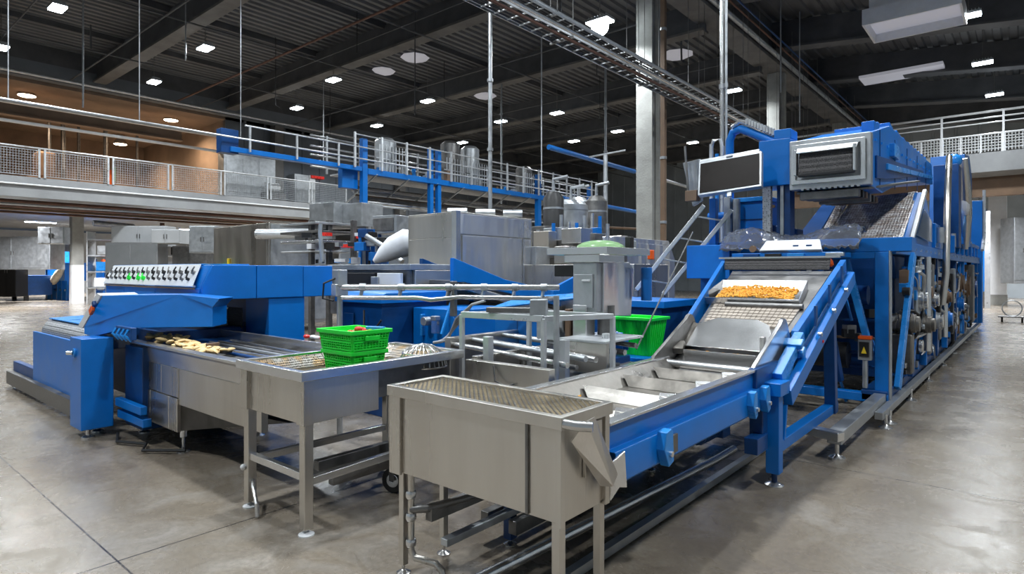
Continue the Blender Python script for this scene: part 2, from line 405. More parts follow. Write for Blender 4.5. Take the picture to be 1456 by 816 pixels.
# right mezzanine
m = MB(); m.prism([(30.25, 5.35), (30, 5.5), (30, 6.25), (36.5, 6.25), (36.5, 5.35)], 'X', -8.6, X1)
struct(m.build('floor_right_mezzanine', 'conc_l'))
struct(bx(-8.6, X1, 30.5, 30.9, 4.6, 5.36).build('beam_right_mezzanine', 'brown'))
struct(bx(-1.45, -.75, 37.6, 38.3, 0, 6.3).build('column_right', 'white'))
struct(bx(-1.47, -.73, 37.58, 38.32, 0, .5).build('column_right_foot', 'conc'))
struct(bx(-5.2, -4.6, 37.6, 38.2, 0, 6.3).build('column_right_inner', 'conc'))

# ---------------------------------------------------------------- mezzanine railings
def mesh_panel(mb, p0, p1, z0, z1, step, hs, w=.012):
    p0, p1 = Vector(p0), Vector(p1); n = max(1, int((p1 - p0).length / step))
    for i in range(1, n):
        q = p0.lerp(p1, i / n); mb.bar((q.x, q.y, z0), (q.x, q.y, z1), w)
    k = max(1, int((z1 - z0) / hs))
    for j in range(1, k):
        z = z0 + (z1 - z0) * j / k; mb.bar((p0.x, p0.y, z), (p1.x, p1.y, z), w)
r = thing('guard_railing', 'long galvanised mesh guard railing along the left mezzanine edge', 'railing', (-29.6, 8, 5.3))
t = MB(); t.tube([(-29.6, -3, 6.45), (-29.6, 20.4, 6.45)], .035, 8); t.build('handrail', 'rail', r)
y = -3.
k = 0
while y < 20:
    a, b = y + .08, min(y + 2.25, 20.4)
    for yy in (a, b): MB().box(-29.63, -29.57, yy - .035, yy + .035, 5.3, 6.42).build('post', 'rail', r)
    g = MB(); mesh_panel(g, (-29.6, a, 0), (-29.6, b, 0), 5.36, 6.36, .09, .10, .014)
    g.bar((-29.6, a, 5.37), (-29.6, b, 5.37), .03); g.bar((-29.6, a, 6.36), (-29.6, b, 6.36), .03)
    g.build('mesh_infill', 'galv', r)
    y += 2.35; k += 1
r = thing('guard_railing', 'white tubular railing with mesh foot along the right mezzanine', 'railing', (-3, 30.15, 6.25))
t = MB()
for z, rr in ((7.85, .045), (7.62, .03), (7.42, .025), (6.98, .035)): t.tube([(-8.6, 30.12, z), (5.6, 30.12, z)], rr, 8)
t.build('handrail', 'white', r)
for i in range(8):
    x = -8.5 + i * 1.95
    bx(x - .035, x + .035, 30.08, 30.16, 6.25, 7.85).build('post', 'white', r)
    if i < 7:
        g = MB(); mesh_panel(g, (x + .05, 30.12, 0), (x + 1.9, 30.12, 0), 6.3, 6.95, .10, .10, .02)
        for q in (.05, .62, 1.25, 1.9): g.box(x + q - .02, x + q + .02, 30.10, 30.15, 6.25, 6.98)
        g.build('mesh_infill', 'white', r)
# second railing at the back of the right mezzanine
r = thing('guard_railing', 'plain galvanised railing at the rear of the right mezzanine', 'railing', (-3, 36.3, 6.25))
t = MB()
for z in (7.35, 6.9): t.tube([(-8.6, 36.3, z), (5.6, 36.3, z)], .03, 8)
t.build('handrail', 'galv', r)
for i in range(9):
    x = -8.5 + i * 1.7; bx(x - .025, x + .025, 36.27, 36.33, 6.25, 7.35).build('post', 'galv', r)

# ================================================================ LAMPS
def area(parent, power, col, size, spread=math.radians(150), dz=-.08):
    l = bpy.data.lights.new('lamp_light', 'AREA'); l.shape = 'DISK'; l.size = size; l.energy = power; l.color = col; l.spread = spread
    o = bpy.data.objects.new('lamp_light', l); COL.objects.link(o); o.parent = parent; o.location = (0, 0, dz); return o
LP = 235.
def highbay(px, py, where, z=9.2, pos=None, power=1., sz=.34):
    p = pos or P(px, py, Z=z)
    p = Vector(p)
    o = thing('high_bay_lamp', 'white rectangular LED high-bay lamp ' + where, 'lamp', p, 'LED high-bay lamps under the roof')
    MB().cbox(p, (sz * 1.7, sz, .035)).build('lens', 'led', o)
    h = MB().cbox(p + Vector((0, 0, .055)), (sz * 1.8, sz * 1.1, .07))
    for k in range(7): h.cbox(p + Vector((-sz * .7 + k * sz * .235, 0, .12)), (.015, sz * .8, .07))
    h.build('housing', 'galv', o)
    top = min(10.69, 11.6 - .1143 * (p.x + 8)) if p.x > -7.5 else 10.69
    if abs((p.y - 2.9 + 2.8) % 5.6 - 2.8) < .32: top -= 1.1
    if abs(p.x + 8) < .5: top = 9.88
    MB().cyl(p + Vector((0, 0, .15)), (p.x, p.y, top), .012, 6).build('suspension_rod', 'steel_d', o)
    area(o, LP * power, (.90, .96, 1.), .5)
    return o
highbay(82, 12, 'at the top left, above the mesh railing')
highbay(2, 68, 'at the left edge of the view')
highbay(292, 69, 'between the two nearest roof beams on the left')
highbay(219, 117, 'hanging over the left mezzanine edge')
highbay(474, 114, 'left of the pair of pale skylights')
highbay(422, 154, 'over the far end of the left mezzanine')
highbay(536, 179, 'above the blue pipe rack post')
highbay(608, 144, 'right of the pale skylights, beyond the second beam')
highbay(657, 203, 'low in view above the tall steel cabinet')
highbay(712, 173, 'beside the long thin vertical conduit')
highbay(792, 161, 'left of the concrete column, nearest to it in height')
highbay(816, 201, 'smaller in view, below the lamp left of the column')
highbay(878, 187, 'immediately left of the concrete column')
_l = highbay(853, 32, 'glaring brightest with an added ball as its glare, above the cable trays', z=8.6, power=1.3, sz=.4)
MB().ball(_l.location + Vector((0, 0, -.12)), .24, 20, 12).build('glare_ball', 'led', _l)  # glowing ball added to imitate this lamp's glare
for c_ in COL.objects:
    if c_.parent is _l and c_.type == 'LIGHT': c_.location.z = -.40
highbay(1043, 129, 'right of the vertical steel conduit')
highbay(985, 203, 'over the grey rear wall beside the column')
highbay(1377, 23, 'topmost of the three at the right', z=9.0)
highbay(1397, 90, 'middle one of the three at the right', z=9.0)
highbay(1414, 135, 'lowest of the three at the right', z=9.0)
# the same lamps continue over the near floor
for k, (x, y) in enumerate(((-4.5, -2.0), (-4.5, 3.6), (-11, -2), (-11, 3.6), (-17, 1.), (2.2, 2.5), (2.5, 9.5), (-3.0, 9.2), (-9.8, 9.0), (-1.2, 16.))):
    highbay(0, 0, 'over the near floor', pos=(x, y, 9.2), power=1.05)
def warmlamp(px, py, z, where, X=None):
    p = P(px, py, Z=z) if X is None else P(px, py, X=X)
    o = thing('bell_lamp', 'bell-shaped grey lamp glowing warm ' + where, 'lamp', p, 'warm lamps in the mezzanine room')
    MB().lathe([(.34, 0), (.33, .04), (.16, .32), (.14, .6), (.05, .62)], p, 16).build('reflector', 'galv', o)
    MB().lathe([(.28, -.03), (.32, -.01), (.32, .01), (.28, .02)], p, 16).build('lens', 'led_w', o)
    MB().cyl(p + Vector((0, 0, .6)), (p.x, p.y, 9.29), .015, 6).build('suspension_rod', 'galv', o)
    area(o, 230, (1, .74, .50), .5)
warmlamp(38, 136, 0, 'above the left end of the mesh railing', X=-33)
warmlamp(243, 171, 0, 'beside the annex side wall', X=-33)
warmlamp(171, 205, 0, 'lowest and furthest back of the three', X=-39)

# skylights
def hexlight(px, py, w, where):
    p = P(px, py, Z=10.6)
    m = MB(); k = 8
    m.lathe([(w * .9, .1), (w, .06), (w * .7, -.03), (w * .2, -.05)], p, k)
    m.build('window_skylight', 'skyl')['kind'] = 'structure'
hexlight(545, 103, .55, ''); hexlight(590, 84, .62, ''); hexlight(690, 138, .6, ''); hexlight(962, 80, .7, ''); hexlight(1035, 108, .75, '')
m = bx(-5.6, -2.6, 30, 31.3, 10.0, 10.12)
m.build('window_skylight_strip', 'skyl')['kind'] = 'structure'
# large white skylight well with a glowing pane under the right roof
p = P(1300, 18, Z=9.0)
for nm, q in (('window_skylight_well', MB().ring(p.x - 1.15, p.x + 1.15, p.y - .9, p.y + .9, p.z - .35, p.z + .1, .06)), ('window_skylight_upstand', MB().ring(p.x - 1.0, p.x + 1.0, p.y - .75, p.y + .75, p.z + .1, 10.3, .05))):
    q.build(nm, 'white')['kind'] = 'structure'
bx(p.x - 1.08, p.x + 1.08, p.y - .83, p.y + .83, p.z - .1, p.z - .06).build('window_skylight_pane', 'skyl')['kind'] = 'structure'

# ================================================================ CABLE TRAYS AND CONDUITS
def ladder(name, label, x, z, w, ya, yb, m='galv', step=.35, rods=True, side=.07):
    o = thing(name, label, 'cable tray', (x, (ya + yb) / 2, z))
    q = MB(); q.box(x - w / 2, x - w / 2 + .02, ya, yb, z, z + side); q.box(x + w / 2 - .02, x + w / 2, ya, yb, z, z + side)
    y = ya + .1
    while y < yb: q.box(x - w / 2 + .02, x + w / 2 - .02, y, y + .03, z + .01, z + .03); y += step
    q.build('tray', m, o)
    c = MB()
    for k in range(5):
        xx = x - w / 2 + .06 + (w - .12) * k / 4
        c.tube([(xx + R.uniform(-.02, .02), ya + (yb - ya) * i / 12, z + .05) for i in range(13)], .014 + .008 * R.random(), 6)
    c.build('cable', 'black', o)
    if rods:
        y = ya + .6
        while y < yb:
            h = MB()
            for s in (-1, 1): h.box(x + s * (w / 2 + .02) - .006, x + s * (w / 2 + .02) + .006, y - .006, y + .006, z - .03, 10.6)
            h.box(x - w / 2 - .03, x + w / 2 + .03, y - .02, y + .02, z - .04, z - .005)
            h.build('hanger', 'steel_d', o); y += 3.6
    return o
ladder('cable_tray', 'lower galvanised cable tray crossing in front of the concrete column', -7.0, 6.2, .5, 2, 40)
ladder('cable_tray', 'upper galvanised cable tray hanging above its twin near the column', -7.35, 6.75, .45, 2, 40)
for dx, dz, rr, m_, lb in ((.45, -.05, .04, 'steel_b', 'shiny steel pipe running beside the lower cable tray'), (.58, .05, .028, 'galv', 'thin grey pipe outermost beside the lower cable tray'), (.36, -.16, .03, 'rust', 'brown pipe slung under the lower cable tray')):
    tag(MB().tube([(-7.0 + dx, 2, 6.2 + dz), (-7.0 + dx, 40, 6.2 + dz)], rr, 8).build('pipe', m_), lb, 'pipe')
for dx, z, rr, m_, lb in ((0, 10.05, .09, 'galv', 'fat grey pipe strapped along the main roof girder'), (.25, 10.2, .035, 'rust', 'thin red pipe along the main roof girder'), (.38, 10.3, .03, 'blue_d', 'thin blue pipe along the main roof girder')):
    tag(MB().tube([(-7.45 + dx, 0, z), (-7.45 + dx, 46, z)], rr, 8).build('pipe', m_), lb, 'pipe')
# vertical conduits
def riser(px, X, Y, r_, z0, z1, m_, name, lb, square=False):
    q = MB()
    if square: q.box(X - r_, X + r_, Y - r_, Y + r_, z0, z1)
    else: q.cyl((X, Y, z0), (X, Y, z1), r_, 10)
    o = thing(name, lb, 'pipe', (X, Y, z0)); q.build('tube', m_, o)
    z = z0 + 1.2
    while z < z1 - .3: MB().lathe([(r_ * 1.5, 0), (r_ * 1.5, .07)], (X, Y, z), 10).build('clamp', 'galv', o); z += 1.7
riser(1013, -3.78, 9.75, .035, 0, 10.8, 'steel_b', 'conduit', 'tall bright steel conduit rising behind the monitor to the roof')
riser(1018, -3.70, 9.72, .02, 0, 7.2, 'galv', 'conduit', 'thin grey conduit beside the tall bright one')
riser(950, -7.35, 14.9, .06, 0, 9.9, 'brown', 'steel_post', 'brown square steel post standing beside the concrete column', True)
p = P(697, 300, d=15); riser(697, p.x, p.y, .05, 0, 9.6, 'galv', 'conduit', 'thin grey conduit rising behind the tall steel cabinet', )
p = P(713, 300, d=26); riser(713, p.x, p.y, .04, 2, 9.6, 'galv', 'conduit', 'far thin conduit right of the tall cabinet top')
p = P(861, 300, d=24); riser(861, p.x, p.y, .05, 0, 9.6, 'galv', 'conduit', 'far pale conduit left of the concrete column')
for k, (px, d_, za, zb) in enumerate(((118, 17, 6.2, 10.6), (590, 21, 7., 10.6), (463 - 3, 26, 6, 10.6), (265 - 1, 19, 8.2, 10.6), (770, 20, 4.5, 10.6), (1110, 20, 7.5, 11), (1137, 22, 7, 11))):
    p = P(px, 200, d=d_)
    tag(MB().cyl((p.x, p.y, za), (p.x, p.y, zb), .022, 6).build('drop_rod', 'galv' if k != 1 else 'beam'), 'thin threaded drop rod hanging from the roof deck', 'rod', 'drop rods hanging from the roof')
# crane beam in the annex room, lit warm
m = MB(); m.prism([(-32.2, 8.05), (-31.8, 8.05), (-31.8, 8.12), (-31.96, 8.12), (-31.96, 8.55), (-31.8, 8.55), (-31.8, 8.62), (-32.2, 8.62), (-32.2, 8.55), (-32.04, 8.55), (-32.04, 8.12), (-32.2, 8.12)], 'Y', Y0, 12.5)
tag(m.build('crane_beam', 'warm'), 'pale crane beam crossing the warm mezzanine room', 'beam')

# sprinkler and conduit lines under the roof
for k, (y, z, r_, m_) in enumerate(((4.6, 9.5, .025, 'beam'), (7.4, 9.45, .03, 'beam'), (11.4, 9.4, .04, 'rust'), (12.6, 9.45, .02, 'beam'), (17.2, 9.4, .035, 'beam'), (22.6, 9.4, .03, 'beam'), (28.6, 9.4, .03, 'beam'))):
    tag(MB().cyl((-30, y, z), (-8.4, y, z), r_, 8).build('sprinkler_pipe', m_), 'thin pipe slung across the main bay below the roof deck', 'pipe', 'cross pipes under the main roof')
for k, (x, z, r_, m_) in enumerate(((-25.5, 9.5, .03, 'beam'), (-20.2, 9.48, .03, 'beam'), (-15.4, 9.5, .03, 'beam'), (-11.2, 9.45, .025, 'steel_d'), (-29.2, 9.2, .06, 'galv'))):
    tag(MB().cyl((x, 1, z), (x, 46, z), r_, 8).build('sprinkler_pipe', m_), 'thin pipe running the length of the main bay below the beams', 'pipe', 'lengthwise pipes under the main roof')
for k, (x, y, l) in enumerate(((-13, 10.5, 2.2), (-17.5, 12.5, 1.5), (-22, 12, 2.6), (-24, 6.5, 2.0), (-12, 19, 1.8), (-19, 18, 1.6), (-10.2, 14.2, 2.2), (-26, 17, 2.5), (-15, 24, 2.0), (-9.2, 20, 2.5))):
    tag(MB().bar((x, y, 9.9), (x + .02, y, 9.9 - l * .4), .05, .05).build('bracket', 'beam') if k % 3 == 0 else MB().tube([(x, y, 10.6), (x, y, 10.6 - l), (x + .15, y + .1, 10.5 - l)], .014, 6).build('hanging_cable', 'black'), 'short dark cable or bracket dangling from the roof', 'cable', 'cables dangling from the roof')
# ================================================================ FRONT WASH TANK (right foreground)
tx0, tx1, ty0, ty1, tz = -2.67, -1.50, 2.10, 2.52, 1.03
o = thing('wash_tank', 'deep stainless wash tank on legs, front and nearest, with tan wire tray', 'tank', (-2.1, 2.3, 0))
MB().ring(tx0, tx1, ty0, ty1, tz - .058, tz, .035).build('rim', 'steel', o, .004)
MB().tub(tx0 + .03, tx1 - .03, ty0 + .03, ty1 - .03, .56, tz - .05, .006).build('basin', 'steel', o, .003)
def woven(x0, x1, y0, y1, z, par, pitch=.0165, sag=.012, name='wire_tray'):
    """tray of real crossing wires over a worn steel pan, with tan scale on the crossings"""
    def zz(x, y): return z - sag * math.sin(math.pi * (x - x0) / (x1 - x0)) - .6 * sag * math.sin(math.pi * (y - y0) / (y1 - y0))
    w_ = MB(); n = int((x1 - x0) / pitch); k = int((y1 - y0) / pitch)
    for i in range(n + 1):
        x = x0 + (x1 - x0) * i / n
        w_.tube([(x, y0 + (y1 - y0) * j / (2 * k), zz(x, y0 + (y1 - y0) * j / (2 * k))) for j in range(2 * k + 1)], .0030, 4)
    for j in range(k + 1):
        y = y0 + (y1 - y0) * j / k
        w_.tube([(x0 + (x1 - x0) * i / n, y, zz(x0 + (x1 - x0) * i / n, y) + .003) for i in range(n + 1)], .0030, 4)
    w_.build(name, 'wirem', par)
    kn = MB()
    for i in range(n + 1):
        for j in range(k + 1):
            x = x0 + (x1 - x0) * i / n; y = y0 + (y1 - y0) * j / k
            if (i + j) % 2 == 0: kn.bar((x - .005, y, zz(x, y) + .006), (x + .005, y, zz(x, y) + .006), .006, .004)
    kn = kn.build('crimp', 'steel_b', par); kn['kind'] = 'stuff'
    q_ = MB(); q_.add([(x0, y0, zz(x0, y0) - .03), (x1, y0, zz(x1, y0) - .03), (x1, y1, zz(x1, y1) - .03), (x0, y1, zz(x0, y1) - .03), (x0, y0, z - .045), (x1, y0, z - .045), (x1, y1, z - .045), (x0, y1, z - .045)],
        [(0, 1, 2, 3), (4, 7, 6, 5), (0, 4, 5, 1), (1, 5, 6, 2), (2, 6, 7, 3), (3, 7, 4, 0)])
    q_.v = [(a_, b_, c_ - sag * 1.2) for a_, b_, c_ in q_.v]
    q_.build('drip_pan', 'pan', par)
woven(tx0 + .036, tx1 - .036, ty0 + .036, ty1 - .036, tz - .012, o)

for (xa, xb, ya, yb) in ((tx0 + .005, tx0 + .095, ty0 + .012, ty0 + .03), (tx0 + .012, tx0 + .03, ty0 + .03, ty0 + .13), (tx1 - .04, tx1 - .012, ty0 + .012, ty0 + .04), (tx1 - .035, tx1 - .012, ty1 - .05, ty1 - .012)):
    bx(xa, xb, ya, yb, .55, tz - .055).build('corner_plate', 'steel', o, .003)
bx(-1.715, -1.70, ty0 + .020, ty0 + .032, .565, tz - .06).build('seam_strip', 'steel_d', o)
for x, y, w_ in ((tx0 + .07, ty0 + .06, .038), (tx0 + .07, ty1 - .06, .038), (tx1 - .06, ty0 + .06, .045), (tx1 - .05, ty1 - .05, .04)):
    q = MB().box(x - w_ / 2, x + w_ / 2, y - w_ / 2, y + w_ / 2, .05, .575)
    q.build('leg', 'steel', o, .004)
    foot(MB(), x, y, .06, .04).build('levelling_foot', 'steel_b', o)
# drain riser with elbows beside the left leg
MB().tube([(tx0 + .12, ty0 + .07, .57), (tx0 + .12, ty0 + .07, .14), (tx0 + .14, ty0 + .08, .10), (tx0 + .26, ty0 + .12, .09), (tx0 + .30, ty0 + .13, .06), (tx0 + .31, ty0 + .13, .015)], .019, 10).build('drain_pipe', 'steel', o)
for z in (.42, .30, .16): MB().lathe([(.026, 0), (.03, .01), (.03, .03), (.026, .04)], (tx0 + .12, ty0 + .07, z), 12).build('pipe_coupling', 'steel_b', o)
MB().lathe([(.04, 0), (.04, .008), (.015, .02), (.012, .05)], (tx0 + .31, ty0 + .13, 0), 12).build('drain_foot', 'steel_b', o)
MB().tube([(tx0 + .12, ty0 + .07, .36), (tx0 + .20, ty0 + .11, .37), (tx0 + .26, ty0 + .4, .37), (tx0 + .27, ty0 + .55, .40)], .022, 10).build('branch_pipe', 'steel_d', o)
# horizontal rails passing under the tank
for k, (z, x, h) in enumerate(((.30, tx0 + .18, .07), (.20, tx0 + .30, .04))):
    bx(x, x + .05, ty0 + .12, 4.4, z, z + h).build('lower_rail', 'steel_d' if k == 0 else 'galv', o, .004)
# spout and folded chute at the right end
MB().tube([(tx1 - .005, ty0 + .02, tz - .03), (tx1 + .05, ty0 + .04, tz - .035), (tx1 + .11, ty0 + .07, tz - .035)], .022, 14).build('spout', 'steel_b', o)
xA = tx1 + .015
MB().plate([(xA + .075, ty0 + .05, tz - .012), (xA + .06, ty0 + .14, tz - .01), (xA + .02, ty0 + .40, tz - .33), (xA + .05, ty0 + .31, tz - .36)], .004).build('chute_plate', 'steel', o)
MB().plate([(xA + .075, ty0 + .05, tz - .012), (xA + .05, ty0 + .31, tz - .36), (xA + .0, ty0 + .28, tz - .36), (xA + .0, ty0 + .05, tz - .11)], .004).build('chute_side', 'steel', o)
MB().plate([(xA + .02, ty1 - .08, tz - .27), (xA + .02, ty1 + .05, tz - .24), (xA + .02, ty1 + .07, tz - .42), (xA + .02, ty1 - .0, tz - .40), (xA + .02, ty1 - .08, tz - .44)], .012).build('bracket', 'steel_b', o, .003)
bx(tx1 - .028, tx1 - .012, ty0 + .20, ty0 + .34, .72, tz - .07).build('access_plate', 'steel', o, .002)

# ================================================================ LEFT WASH TANK
ax0, ax1, ay0, ay1 = -4.23, -3.38, 2.01, 3.42
o = thing('wash_tank', 'shallower stainless wash tank, left of the deep one, carrying the green crates', 'tank', (-3.8, 2.7, 0))
MB().ring(ax0, ax1, ay0, ay1, tz - .062, tz, .05).build('rim', 'steel_b', o, .005)
MB().tub(ax0 + .05, ax1 - .05, ay0 + .05, ay0 + .62, .69, tz - .05, .006).build('basin', 'steel', o, .004)
MB().tub(ax0 + .05, ax1 - .10, ay0 + .62, ay1 - .06, .76, tz - .05, .006).build('rear_basin', 'steel_d', o, .004)
woven(ax0 + .14, ax1 - .14, ay0 + .15, ay1 - .18, tz - .10, o, .023, .006)
for pts in (((ax0 + .05, ay0 + .05), (ax1 - .05, ay0 + .05), (ax1 - .14, ay0 + .15), (ax0 + .14, ay0 + .15)), ((ax1 - .05, ay0 + .05), (ax1 - .05, ay1 - .05), (ax1 - .14, ay1 - .18), (ax1 - .14, ay0 + .15)),
            ((ax1 - .05, ay1 - .05), (ax0 + .05, ay1 - .05), (ax0 + .14, ay1 - .18), (ax1 - .14, ay1 - .18)), ((ax0 + .05, ay1 - .05), (ax0 + .05, ay0 + .05), (ax0 + .14, ay0 + .15), (ax0 + .14, ay1 - .18))):
    MB().plate([(*pts[0], tz - .02), (*pts[1], tz - .02), (*pts[2], tz - .10), (*pts[3], tz - .10)], .004).build('perforated_side', 'tray', o)
for x, y in ((ax0 + .06, ay0 + .05), (ax1 - .06, ay0 + .05)):
    q = bx(x - .045, x + .045, y - .025, y + .045, .69, tz - .06); q.build('corner_plate', 'steel', o, .004)
LEGS = ((ax0 + .07, ay0 + .07), (ax1 - .06, ay0 + .07), (ax0 + .08, ay1 - .15), (ax1 - .14, ay1 - .15))
for x, y in LEGS:
    MB().box(x - .032, x + .032, y - .032, y + .032, .04, .70).build('leg', 'steel', o, .006)
    foot(MB(), x, y, .05, .05).build('levelling_foot', 'white', o)
for (a, b, z) in ((LEGS[0], LEGS[1], .36), (LEGS[1], LEGS[3], .33), (LEGS[0], LEGS[2], .33)):
    MB().bar((*a, z), (*b, z), .04, .05).build('cross_bar', 'steel_b', o, .004)
for x, z, m_ in ((ax1 - .22, .20, 'steel_d'), (ax1 - .40, .26, 'steel_d'), (ax1 - .58, .16, 'galv')):
    bx(x - .03, x + .03, ay0 + .35, ay1 + .9, z, z + .07).build('lower_rail', m_, o, .005)
MB().tube([(ax0 + .09, ay0 + .08, .19), (ax0 + .17, ay0 + .04, .17), (ax0 + .30, ay0 - .0, .09), (ax0 + .31, ay0 - .0, .01)], .014, 8).build('drain_pipe', 'steel_b', o)
MB().ball((ax0 + .05, ay0 + .03, .28), .022, 8, 6).build('valve', 'white', o)
# rounded far end with a wire basket
o2 = thing('wire_basket', 'low rounded wire basket at the far end of the crate tank', 'basket', (-3.62, 3.2, tz - .1))
q = MB(); c = Vector((-3.62, 3.2, tz))
for k in range(14):
    a0 = math.pi * k / 14
    q.tube([c + Vector((.19 * math.cos(a) * math.cos(a0), .19 * math.cos(a) * math.sin(a0), -.12 + .17 * math.sin(a))) for a in [math.pi * i / 8 for i in range(9)]], .0035, 4)
q.build('wires', 'steel_b', o2)
q = MB(); q.tube([c + Vector((.19 * math.cos(a), .19 * math.sin(a), -.12)) for a in [2 * math.pi * i / 24 for i in range(25)]], .007, 6)
q.tube([c + Vector((.16 * math.cos(a), .16 * math.sin(a), -.02)) for a in [2 * math.pi * i / 24 for i in range(25)]], .005, 6)
q.build('hoops', 'steel_b', o2)
# caster
cc = Vector((-3.60, 2.90, .095))
o3 = thing('caster_wheel', 'black rubber caster wheel with steel hub between the two wash tanks', 'wheel', (cc.x, cc.y, 0))
ax = Vector((.35, -.94, 0)).normalized()
def disc(mb, c, ax_, r, w_, n=24): return mb.cyl(c - ax_ * w_ / 2, c + ax_ * w_ / 2, r, n)
disc(MB(), cc, ax, .093, .05).build('tyre', 'rubber', o3, .012)
disc(MB(), cc, ax, .05, .056).build('hub', 'steel_b', o3, .004)
q = MB(); q.bar(cc + ax * .04, cc + ax * .04 + Vector((0, 0, .16)), .05, .006); q.bar(cc - ax * .04, cc - ax * .04 + Vector((0, 0, .16)), .05, .006); q.cbox(cc + Vector((0, 0, .165)), (.1, .1, .012)); q.build('fork', 'steel_d', o3)
MB().box(cc.x - .03, cc.x + .03, cc.y - .03, cc.y + .03, .26, .76).build('stem', 'steel', o3)

# ---------------------------------------------------------------- green crates
def crate(cx, cy, z0, w, d, h, label, rz=0, group='stacked green crates', handle=True):
    o = thing('plastic_crate', label, 'crate', (cx, cy, z0), group)
    tb = .02
    MB().tub(cx - w / 2 + .006, cx + w / 2 - .006, cy - d / 2 + .006, cy + d / 2 - .006, z0, z0 + h - .01, .004, tb).build('basket_wall', 'green', o)
    MB().ring(cx - w / 2 - .012, cx + w / 2 + .012, cy - d / 2 - .012, cy + d / 2 + .012, z0 + h - .028, z0 + h, .02).build('rim', 'green', o, .003)
    def rib_side(fixed, a0, a1, axis, sgn):
        q = MB(); n = int((a1 - a0) / .026)
        for i in range(n + 1):
            a = a0 + (a1 - a0) * i / n
            for (za, zb) in ((z0 + .012, z0 + h * .45), (z0 + h * .55, z0 + h - .03)):
                fa = fixed - sgn * tb * (1 - (za - z0) / h); fb = fixed - sgn * tb * (1 - (zb - z0) / h)
                if axis == 'x': q.bar((a, fa, za), (a, fb, zb), .007, .010, (0, 1, 0))
                else: q.bar((fa, a, za), (fb, a, zb), .007, .010, (1, 0, 0))
        m = 7
        for j in range(m):
            z = z0 + .012 + (h - .04) * j / (m - 1); f = fixed - sgn * tb * (1 - (z - z0) / h)
            t_ = .012 if j in (0, m // 2, m - 1) else .006
            if axis == 'x': q.bar((a0, f, z), (a1, f, z), .010, t_)
            else: q.bar((f, a0, z), (f, a1, z), .010, t_)
        return q
    x0_, x1_, y0_, y1_ = cx - w / 2, cx + w / 2, cy - d / 2, cy + d / 2
    for q in (rib_side(y0_, x0_ + .02, x1_ - .02, 'x', -1), rib_side(y1_, x0_ + .02, x1_ - .02, 'x', 1), rib_side(x0_, y0_ + .02, y1_ - .02, 'y', -1), rib_side(x1_, y0_ + .02, y1_ - .02, 'y', 1)):
        q.build('lattice', 'green', o)
    for sx in (x0_ + .012, x1_ - .012):
        for sy in (y0_ + .012, y1_ - .012):
            q = MB().bar((sx + (tb if sx < cx else -tb), sy + (tb if sy < cy else -tb), z0), (sx, sy, z0 + h - .02), .026); q.build('corner_post', 'green', o, .003)
    if handle:
        for s in (-1, 1): MB().cbox((cx + s * (w / 2 + .004), cy, z0 + h - .06), (.018, d * .38, .035)).build('handle', 'green', o, .004)
    return o
crate(-3.84, 2.72, .915, .37, .30, .155, 'lower green lattice crate, standing in the wash tank tray')
crate(-3.84, 2.72, 1.072, .42, .34, .15, 'upper green lattice crate, stacked on another, with red produce inside')
tom = None
for k, (dx, dy, dz, r_) in enumerate(((.06, .02, .0, .04), (.12, .05, -.01, .034), (.02, -.05, -.015, .035), (.09, -.03, .02, .03))):
    c = Vector((-3.84 + dx, 2.72 + dy, 1.20 + dz))
    t_ = thing('red_tomato', 'red tomato heaped in the upper green crate', 'tomato', c - Vector((0, 0, r_)), 'tomatoes in the upper crate')
    MB().ball(c, r_, 12, 8, (1, 1, .85)).build('fruit', 'red', t_)
    q = MB()
    for a in range(5): q.bar(c + Vector((0, 0, r_ * .82)), c + Vector((r_ * .5 * math.cos(a * 1.257), r_ * .5 * math.sin(a * 1.257), r_ * .80)), .006, .003)
    q.build('stalk', 'green', t_)
q = MB(); q.ball((-3.95, 2.80, 1.15), .07, 12, 8, (1.1, .8, .7)); tag(q.build('cloth_bundle', 'greenfilm'), 'crumpled pale green bag inside the upper green crate', 'bag')
q = MB(); q.cbox((-3.77, 2.86, 1.215), (.16, .04, .03), rz=.3); tag(q.build('blue_scoop', 'blue_l', bevel=.008), 'small blue scoop lying on the rim of the upper green crate', 'scoop')
# tapered green tub on the far machine
gp = P(911, 490, d=6.25)
def tubcrate(c, w, d, h, label):
    o = thing('plastic_tub', label, 'tub', c)
    MB().tub(c.x - w / 2, c.x + w / 2, c.y - d / 2, c.y + d / 2, c.z, c.z + h, .006, .05).build('wall', 'green', o, .003)
    MB().ring(c.x - w / 2 - .02, c.x + w / 2 + .02, c.y - d / 2 - .02, c.y + d / 2 + .02, c.z + h - .025, c.z + h + .004, .028).build('rim', 'green', o, .004)
    q = MB()
    for i in range(9):
        a = -w / 2 + .04 + (w - .08) * i / 8
        q.bar((c.x + a * .85, c.y - d / 2 + .048, c.z + .01), (c.x + a, c.y - d / 2 + .004, c.z + h - .03), .008, .012, (0, 1, 0))
    for i in range(7):
        a = -d / 2 + .04 + (d - .08) * i / 6
        q.bar((c.x + w / 2 - .048, c.y + a * .85, c.z + .01), (c.x + w / 2 - .004, c.y + a, c.z + h - .03), .008, .012, (1, 0, 0))
    q.build('rib', 'green', o)
    return o
tubcrate(Vector((gp.x, gp.y, .80)), .42, .36, .38, 'tapered bright green tub standing behind the trough conveyor')

